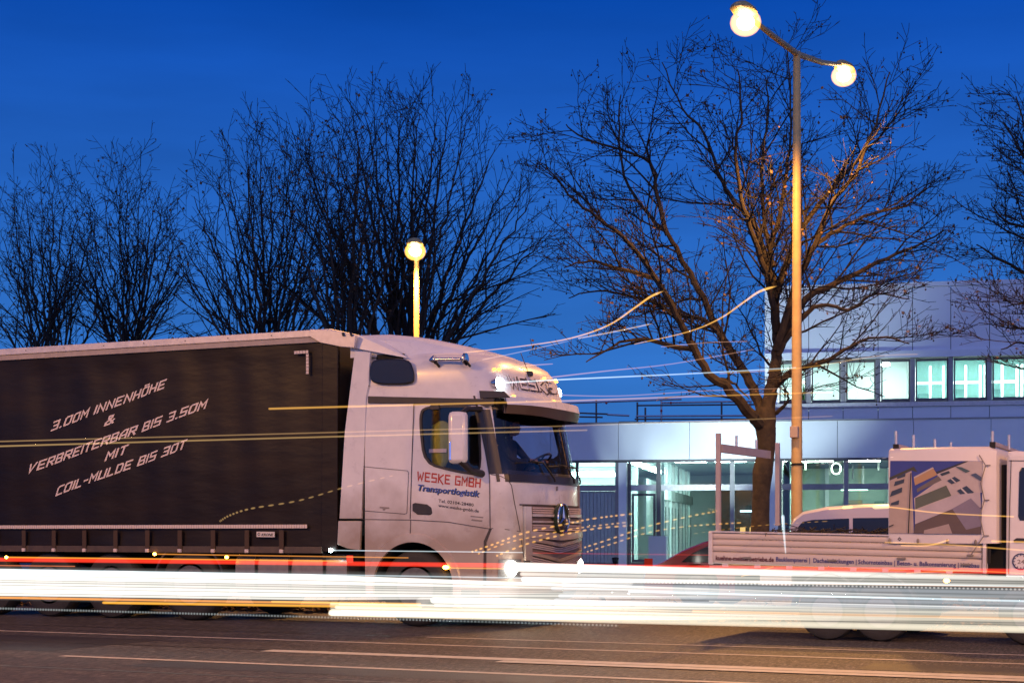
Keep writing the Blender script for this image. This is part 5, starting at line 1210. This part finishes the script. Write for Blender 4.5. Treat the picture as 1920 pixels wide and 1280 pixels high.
MB().box((pl+.1, YP+.7, .5), (P(2100, 1000, YP).x, YP+.82, .72)).build('chassis_rail', M_MATTE, fb); MB().box((pl+.1, YQ-.82, .5), (P(2100, 1000, YP).x, YQ-.7, .72)).build('chassis_rail', M_MATTE, fb)
for px in (1549, 1649, 1930):
    x = P(px, 1100, YP).x; rim_wheel((x, YP+.04, .34), .34, .22, fb); rim_wheel((x, YQ-.26, .34), .34, .22, fb)
    MB().cyl((x, YP+.2, .34), (x, YQ-.2, .34), .05, n=8).build('axle', M_MATTE, fb)
    if px < 1700:
        c = Vector((x, YP+.02, .36)); mb = MB(); mb.loft([[c+Vector((math.cos(t)*r_, dy, math.sin(t)*r_)) for r_, dy in ((.40, 0), (.42, 0), (.42, .26), (.40, .26))] for t in [R(5+170*k/14) for k in range(15)]]).build('mudguard', M_BLACK, fb, smooth=True)
MB().ball(P(1775, 1088, YP-.02), .03, 8, (1.2, .6, .8)).build('side_marker', M_AMBS, fb, smooth=True)
MB().box((P(1420, 1000, YP).x, YP+.1, .62), (P(1480, 1000, YP).x, YP+.5, .83)).build('tool_box', M_GRIME, fb, bevel=.01)
# brushwood load
mb = MB(); rs = random.Random(4)
for k in range(240):
    p = Vector((rs.uniform(pl+.4, pl+1.9), rs.uniform(YP+.2, YQ-.2), rs.uniform(1.12, 1.26))); d = Vector((rs.gauss(0, .2), rs.gauss(0, .2), rs.gauss(.0, .04)))
    mb.tube([p, p+d*.6+Vector((0, 0, .02)), p+d+Vector((0, 0, rs.uniform(-.03, .05)))], .006, 3)
o = mb.build('brushwood', M_TWIG, kind='stuff', fix=False); o['label'] = 'dark brushwood lying on the flatbed behind the aluminium side board'

# ================================================================== parked cars
def car(name, lab, x0, Y0, wdt, prof, wins, paint, wheels, rw=.31, zb=.12, cat='car', sq=1.):
    t = thing(name, lab, cat, (x0+2.1, Y0+wdt/2, zb))
    def ring(y, k, kz=1.):
        return [Vector((x0+(x-2.1)*k+2.1, y, zb+(.62+(z-.62)*kz if z > .62 else z)*sq)) for x, z in prof]
    yy = Y0; o = MB().loft([ring(yy+.13, .985, .90), ring(yy+.05, .995, .97), ring(yy, 1, 1), ring(yy+.02, 1, 1)][:0] or [ring(yy+.0, .98, .95), ring(yy+.05, .997, .99), ring(yy+.13, 1, 1), ring(yy+wdt-.13, 1, 1), ring(yy+wdt-.05, .997, .99), ring(yy+wdt, .98, .95)]).build('body', paint, t, smooth=True)
    cs = [cutter(MB().cyl((x0+wx, Y0-.1, zb+rw), (x0+wx, Y0+.3, zb+rw), rw+.05, n=24)) for wx in wheels]+[cutter(MB().cyl((x0+wx, Y0+wdt-.3, zb+rw), (x0+wx, Y0+wdt+.1, zb+rw), rw+.05, n=24)) for wx in wheels]
    bool_diff(o, cs)
    for wn in wins:
        for y in (Y0-.006, Y0+wdt-.006): MB().prism([Vector((x0+a, y, zb+b*sq)) for a, b in wn], (0, .012, 0)).build('side_window', M_DGLASS, t, bevel=.003)
    for wx in wheels:
        rim_wheel((x0+wx, Y0+.03, zb+rw), rw, .2, t, .66); rim_wheel((x0+wx, Y0+wdt-.23, zb+rw), rw, .2, t, .66)
    MB().box((x0+.15, Y0+.06, zb+.22), (x0+4.0, Y0+wdt-.06, zb+.34)).build('underbody', M_MATTE, t)
    for a, b, mm in ((.04, .16, glow('dim_tail', (.8, .05, .03), .3)), (4.0, 4.14, M_CHR)):
        for y in (Y0-.004, Y0+wdt-.056): MB().box((x0+a, y, zb+.62), (x0+b, y+.06, zb+.74)).build('light', mm, t, bevel=.01)
    for y in (Y0-.008,): MB().box((x0+2.15, y, zb+.78), (x0+2.3, y+.02, zb+.81)).build('door_handle', paint, t)
    for xx in (1.35, 2.35): MB().tube([Vector((x0+xx, Y0-.001, zb+.3)), Vector((x0+xx, Y0-.001, zb+.86))], .005, 4).build('door_gap', M_SEAM, t)
    return t
xr = P(1203, 1000, 22.6).x
car('parked_car', 'dark red parked car mostly hidden behind the flatbed truck', xr, 22.6, 1.75, [(.02, .28), (.0, .55), (.05, .74), (.30, .86), (.62, 1.08), (.95, 1.24), (1.35, 1.36), (1.9, 1.40), (2.4, 1.34), (3.0, 1.0), (3.6, .90), (4.05, .76), (4.2, .55), (4.18, .26), (3.9, .2), (.3, .2)],
    [[(.62, .86), (.78, 1.02), (1.05, 1.17), (1.4, 1.26), (1.62, 1.28), (1.62, .86)], [(1.68, .86), (1.68, 1.285), (2.1, 1.28), (2.45, 1.18), (2.9, .90)]], mat('dark_red_paint', (.20, .012, .014), .25, coat=.6), (.85, 3.35), sq=.8)
xv = P(1477, 1000, 25.0).x
car('parked_van', 'white parked people carrier with dark windows between flatbed truck and street lamp', xv, 25.0, 1.8, [(.0, .30), (.0, .8), (.02, 1.22), (.08, 1.36), (.22, 1.46), (.6, 1.535), (1.2, 1.575), (2.0, 1.58), (2.6, 1.52), (3.4, 1.08), (4.1, .95), (4.3, .7), (4.3, .28), (4.1, .2), (.3, .2)],
    [[(.16, .98), (.17, 1.22), (.24, 1.30), (.40, 1.33), (.98, 1.35), (.98, .98)], [(1.04, .98), (1.04, 1.355), (1.9, 1.36), (1.9, .98)], [(1.96, .98), (1.96, 1.36), (2.45, 1.33), (3.1, 1.0)]], mat('white_van_paint', (.62, .60, .62), .3, coat=.4), (.8, 3.5), .32, cat='van')
# sandwich board leaning by the entrance
q = F(U(1243), -1.6, .1); sb = thing('sandwich_board', 'small white folding sign board in front of the building entrance', 'sign', tuple(q))
for s_ in (-1, 1): MB().obox(q+EU*-.3+EN*(.25*s_), EU*.6, EN*(-.22*s_), (0, 0, 1.05)).build('board', mat('board_white', (.6, .66, .64), .6), sb)

# ================================================================== light trails of passing traffic
# each follows one lamp's path above the road; the broad grey ones are added haze
TR_N = 'light trails of passing traffic'
def trail(pts, thk, col, B, Y, lab, dash=0, duty=.6, n=10, fade=0, fil=0, fadein=0):
    if not hasattr(thk, '__len__'): thk = (thk, thk)
    Q = []; R_ = []
    m = len(pts)
    base = [P(x, y, Y) for x, y in pts]
    if m > 2: base = smooth_path(base, 5)
    elif not dash: base = [base[0].lerp(base[1], k/24) for k in range(25)]
    tot = len(base)-1
    for i, p in enumerate(base):
        d = (p.x*-ST+p.y*CT); f = i/tot; fi = min(1, f/fadein+.25) if fadein else 1; t = fi* (thk[0]+(thk[1]-thk[0])*f)*(1 if f <= 1-fade else max(.03, (1-f)/fade)); Q.append(p); R_.append(t/2*d/FP)
    mb = MB()
    def cap_tube(Q, R_):
        a, b = Q[0], Q[-1]; d0 = (Q[1]-Q[0]).normalized(); d1 = (Q[-1]-Q[-2]).normalized(); r0, r1 = R_[0], R_[-1]
        return ([a-d0*r0*.95, a-d0*r0*.7]+Q+[b+d1*r1*.7, b+d1*r1*.95], [r0*.3, r0*.72]+R_+[r1*.72, r1*.3])
    if dash:
        for i in range(tot):
            Ls = (Q[i+1]-Q[i]).length; kk = max(1, int(Ls/dash))
            for j in range(kk):
                a = Q[i].lerp(Q[i+1], j/kk); b = Q[i].lerp(Q[i+1], (j+duty)/kk); r = R_[i]
                mb.tube([a, a.lerp(b, .25), a.lerp(b, .75), b], [r*.4, r, r, r*.4], 6)
    elif fil:
        rs = random.Random(int(abs(Q[0].x*100))+fil); w_ = [rs.uniform(.4, 1.6) for _ in range(fil)]; sw_ = sum(w_); acc = 0; rr_ = list(R_)
        for w in w_:
            c_ = (acc+w/2)/sw_*2-1; acc += w; k_ = w/sw_
            q1 = [p+Vector((0, 0, -c_*r)) for p, r in zip(Q, rr_)]; r1 = [r*k_*1.04 for r in rr_]
            e_ = .18*rs.random() if Q[0].x > -16 else 0; q1[0] = q1[0]+(q1[1]-q1[0]).normalized()*e_
            a_, b_ = cap_tube(q1, r1); mb.tube(a_, b_, n)
        R_ = [r/fil for r in rr_[:max(2, int(len(rr_)*.6))]]
    else:
        q_, r_ = cap_tube(Q, R_); R_ = R_[:max(2, int(len(R_)*.6))]; mb.tube(q_, r_, n)
    rm = sum(R_)/len(R_)
    o = mb.build('light_trail', trail_mat(col, round(B/(2*rm), 1)), fix=False)
    return tag(o, lab, 'light trail', TR_N)
WH, CR, CO, OR, GO, PK, RD = (1, .96, .87), (1, .90, .70), (.75, .92, 1), (1, .36, .05), (1, .50, .10), (1, .50, .30), (1, .045, .02)
for a in [
 ([(-30, 1091), (1960, 1121)], (50, 46), WH, 1.0, 14, 'broad white headlight trail crossing the left half of the road', .62, 7),
 ([(-30, 1066), (1950, 1099)], 3, CO, .55, 14.05, 'thin cold white line along the top edge of the broad white trail'),
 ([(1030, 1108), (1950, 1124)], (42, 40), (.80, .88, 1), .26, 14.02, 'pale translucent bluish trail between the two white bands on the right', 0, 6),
 ([(962, 1072), (1950, 1090)], (38, 20), WH, 1.0, 18.3, 'thick white trail starting at the near headlight of the white cab', 0, 3),
 ([(613, 1142), (1950, 1167)], (25, 40), CR, .42, 13.4, 'long cream trail lowest over the road in the right half', 0, 5),
 ([(613, 1141), (1900, 1164)], (24, 26), CR, .8, 13.45, 'bright cream trail with a round left end below the tractor unit', .6, 3),
 ([(789, 1127), (1800, 1144)], (18, 20), WH, .65, 13.6, 'white trail starting under the front wheel of the cab', .75, 2),
 ([(789, 1128), (1950, 1147)], (20, 18), (.95, .93, .82), .30, 13.55, 'faint cream trail between the orange line and the pale blue line'),
 ([(880, 1112), (1950, 1136)], (74, 92), (.80, .82, .78), .16, 14.6, 'broad faint grey glow behind the trails on the right'),  # added haze layer, not the path of a lamp
 ([(-30, 1119), (785, 1133)], 5, OR, .8, 13.9, 'upper of the orange lines below the broad white trail on the left'),
 ([(194, 1129), (788, 1138)], 5.5, (1, .45, .05), .9, 13.85, 'bright orange line starting between the trailer wheels'),
 ([(510, 1127), (788, 1131)], 4, GO, .6, 13.8, 'short golden line starting under the fuel tank'),
 ([(1300, 1145), (1950, 1160)], 6, (1, .45, .12), .45, 13.5, 'orange line running under the flatbed truck on the right'),
 ([(1160, 1086), (1950, 1101)], 2.5, PK, .4, 14.1, 'thin pink line beneath the upper white trail on the right'),
 ([(1180, 1108), (1950, 1127)], 4.5, CO, .75, 14, 'cold white line through the middle of the band on the right'),
 ([(1330, 1126), (1950, 1140)], 2.2, WH, .5, 14, 'thin white line just above the cream trail on the right'),
 ([(-30, 1092), (940, 1108)], (66, 70), (.85, .85, .80), .14, 14.7, 'broad faint grey glow behind the white trail on the left'),  # second haze layer, put in behind the left band
 ([(-30, 1048), (1950, 1071)], (8, 11), RD, .9, 13, 'long red tail light trail across the whole road'),
 ([(1000, 1036), (1330, 1040)], 2.5, RD, .25, 13, 'faint short red line between the cab and the flatbed truck'),
 ([(12, 1044), (640, 1051)], 3.2, (1, .36, .04), .8, 18.2, 'amber line from the side marker at the left edge of the photo'),
 ([(290, 1038), (765, 1045)], 2.6, (1, .36, .06), .6, 18.25, 'amber line from the side marker in the middle of the trailer'),
 ([(-30, 1059), (140, 1061)], 2.4, (1, .25, .10), .5, 18.2, 'short reddish line low at the left edge of the photo'),
 ([(836, 1064), (1000, 1066)], 3, (1, .40, .05), .7, 18.3, 'short amber line from the lamp behind the front wheel arch'),
 ([(620, 1031), (980, 1035)], 2, CO, .7, 18.4, 'fine cold white line from the lamp behind the cab'),
 ([(505, 766), (800, 758), (1070, 751), (1300, 743), (1560, 735)], (4.5, 3.2), GO, .5, 15.5, 'golden line across the cab side above the door window'),
 ([(-30, 828), (560, 812), (1100, 797), (1560, 780)], 3, (1, .60, .26), .22, 15.6, 'upper of two faint golden lines through the slanted lettering'),
 ([(-30, 837), (560, 820), (1100, 806)], 3.6, (1, .62, .24), .30, 15.65, 'lower of two golden lines through the slanted lettering'),
 ([(932, 718), (1060, 711), (1300, 700), (1492, 689)], (3.6, 2.4), CO, .75, 19, 'cold white line from the near roof lamp of the cab to the lamp post'),
 ([(930, 692), (980, 686), (1036, 682)], (4, 2), PK, .6, 19, 'short warm line from the left marker on the cab roof'),
 ([(1018, 709), (1130, 696), (1260, 682), (1412, 655)], (3, 1.8), PK, .42, 19.3, 'pinkish line rising from the right marker on the cab roof'),
 ([(1040, 740), (1160, 742), (1330, 732), (1470, 728)], (2.6, 2), PK, .3, 19.5, 'faint pink line just above the scaffold on the low roof'),
 ([(1350, 700), (1500, 690), (1640, 668), (1720, 664)], (2.2, 2), GO, .4, 17, 'thin golden line across the lamp post at upper window height'),
 ([(1240, 650), (1330, 642), (1400, 640)], 2, PK, .3, 17.2, 'short pink line among the left limbs of the plane tree'),
 ([(960, 1088), (1050, 1090), (1180, 1092)], 16, (1, .95, .85), .35, 18.0, 'short soft white glow low in front of the cab bumper'),
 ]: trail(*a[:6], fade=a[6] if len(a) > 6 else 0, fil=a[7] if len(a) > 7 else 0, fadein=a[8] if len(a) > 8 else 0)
for a in [
 ([(870, 661), (985, 648), (1070, 634), (1140, 610), (1190, 577), (1220, 556), (1246, 545)], (2, 5), GO, .8, 17.5, 'left golden wave rising from the cab roof into the plane tree', 0),
 ([(1085, 634), (1150, 622), (1226, 606)], 3, (1, .7, .45), .5, 17.5, 'short straight golden line below the left golden wave', 0),
 ([(1190, 645), (1290, 622), (1350, 597), (1395, 566), (1425, 546), (1458, 536)], (2, 5.5), GO, .8, 17.4, 'right golden wave ending at the fork of the plane tree limbs', 0),
 ([(905, 674), (960, 663), (1010, 652), (1075, 637)], 2, (1, .75, .6), .3, 17.6, 'faint pale double line just over the horns of the cab', 0),
 ([(412, 977), (430, 966), (470, 953), (560, 938), (650, 912), (742, 890)], (5, 3), (1, .60, .22), .3, 17, 'dashed golden line climbing from the trailer to the cab locker', .09),
 ([(884, 1034), (930, 1018), (985, 998), (1060, 982), (1110, 972), (1190, 962)], 4.4, GO, .85, 17.2, 'upper dashed golden line across the grille emblem', .06),
 ([(896, 1038), (950, 1017), (1010, 1004), (1080, 990), (1180, 978)], 3.6, GO, .7, 17.25, 'second dashed golden line across the grille below the emblem', .06),
 ([(930, 1042), (985, 1020), (1050, 1003), (1120, 990), (1190, 984)], 4.4, GO, .8, 17.3, 'lowest dashed golden line across the grille above the headlight', .06),
 ([(1095, 1026), (1150, 1008), (1215, 986), (1290, 968), (1342, 958)], 4, GO, .8, 17.2, 'upper dashed golden line in front of the glass entrance', .06),
 ([(1100, 1034), (1150, 1018), (1215, 998), (1290, 986), (1396, 979)], 3.6, GO, .7, 17.25, 'lower dashed golden line in front of the glass entrance', .06),
 ([(1300, 1000), (1420, 985), (1560, 976)], 2, GO, .35, 17.3, 'faint dashed golden line across the foot of the plane tree', .06),
 ([(1328, 953), (1345, 957), (1330, 962)], 2.5, GO, .5, 17.2, 'tiny golden hook beside the ladder rack post', .06),
 ([(1530, 871), (1600, 864), (1680, 856)], 1.8, (1, .8, .75), .4, 17, 'fine dotted line on the white fascia above the printed tarpaulin', .05),
 ([(-30, 1139), (560, 1155), (1160, 1172)], 5, (.75, .85, .85), .32, 13.3, 'beaded grey line along the foot of the trails on the left', .035),
 ([(1180, 1090), (1950, 1105)], 4, (1, .95, .9), .4, 14.0, 'beaded white line under the upper white trail on the right', .035),
 ]: trail(*a[:6], dash=a[6], fade=.1 if not a[6] else 0)
for a in [
 ([(1555, 954), (1600, 951), (1665, 950), (1760, 961), (1900, 968)], (3, 3), GO, .7, 17.0, 'golden line over the roof of the white people carrier'),
 ([(1640, 950), (1664, 949)], 9, (1, .70, .25), 1., 17, 'bright golden blob at the left edge of the printed tarpaulin'),
 ([(1582, 951), (1596, 950)], 7, (1, .65, .2), .9, 17, 'bright golden blob on the roof of the white people carrier'),
 ([(1690, 1022), (1740, 1022), (1778, 1012)], (3, 4), GO, .6, 17.1, 'golden hook on the lower edge of the printed tarpaulin'),
 ([(1660, 1016), (1800, 1022), (1930, 1032)], 3.5, GO, .5, 17.1, 'golden line along the lower edge of the printed tarpaulin'),
 ([(1860, 1014), (1935, 1016)], 4, GO, .7, 17.1, 'golden line at the door handle of the flatbed cab'),
 ([(1468, 968), (1470, 1000), (1473, 1036)], (7, 3), CO, .9, 17.3, 'short upright white streak above the aluminium side board'),
 ([(1390, 1080), (1450, 1062)], 2.2, GO, .5, 17, 'short slanting golden line below the web lettering'),
 ([(1700, 1074), (1800, 1069), (1930, 1075)], 2.4, GO, .4, 17, 'thin golden line below the word at the end of the side board'),
 ]: trail(*a)
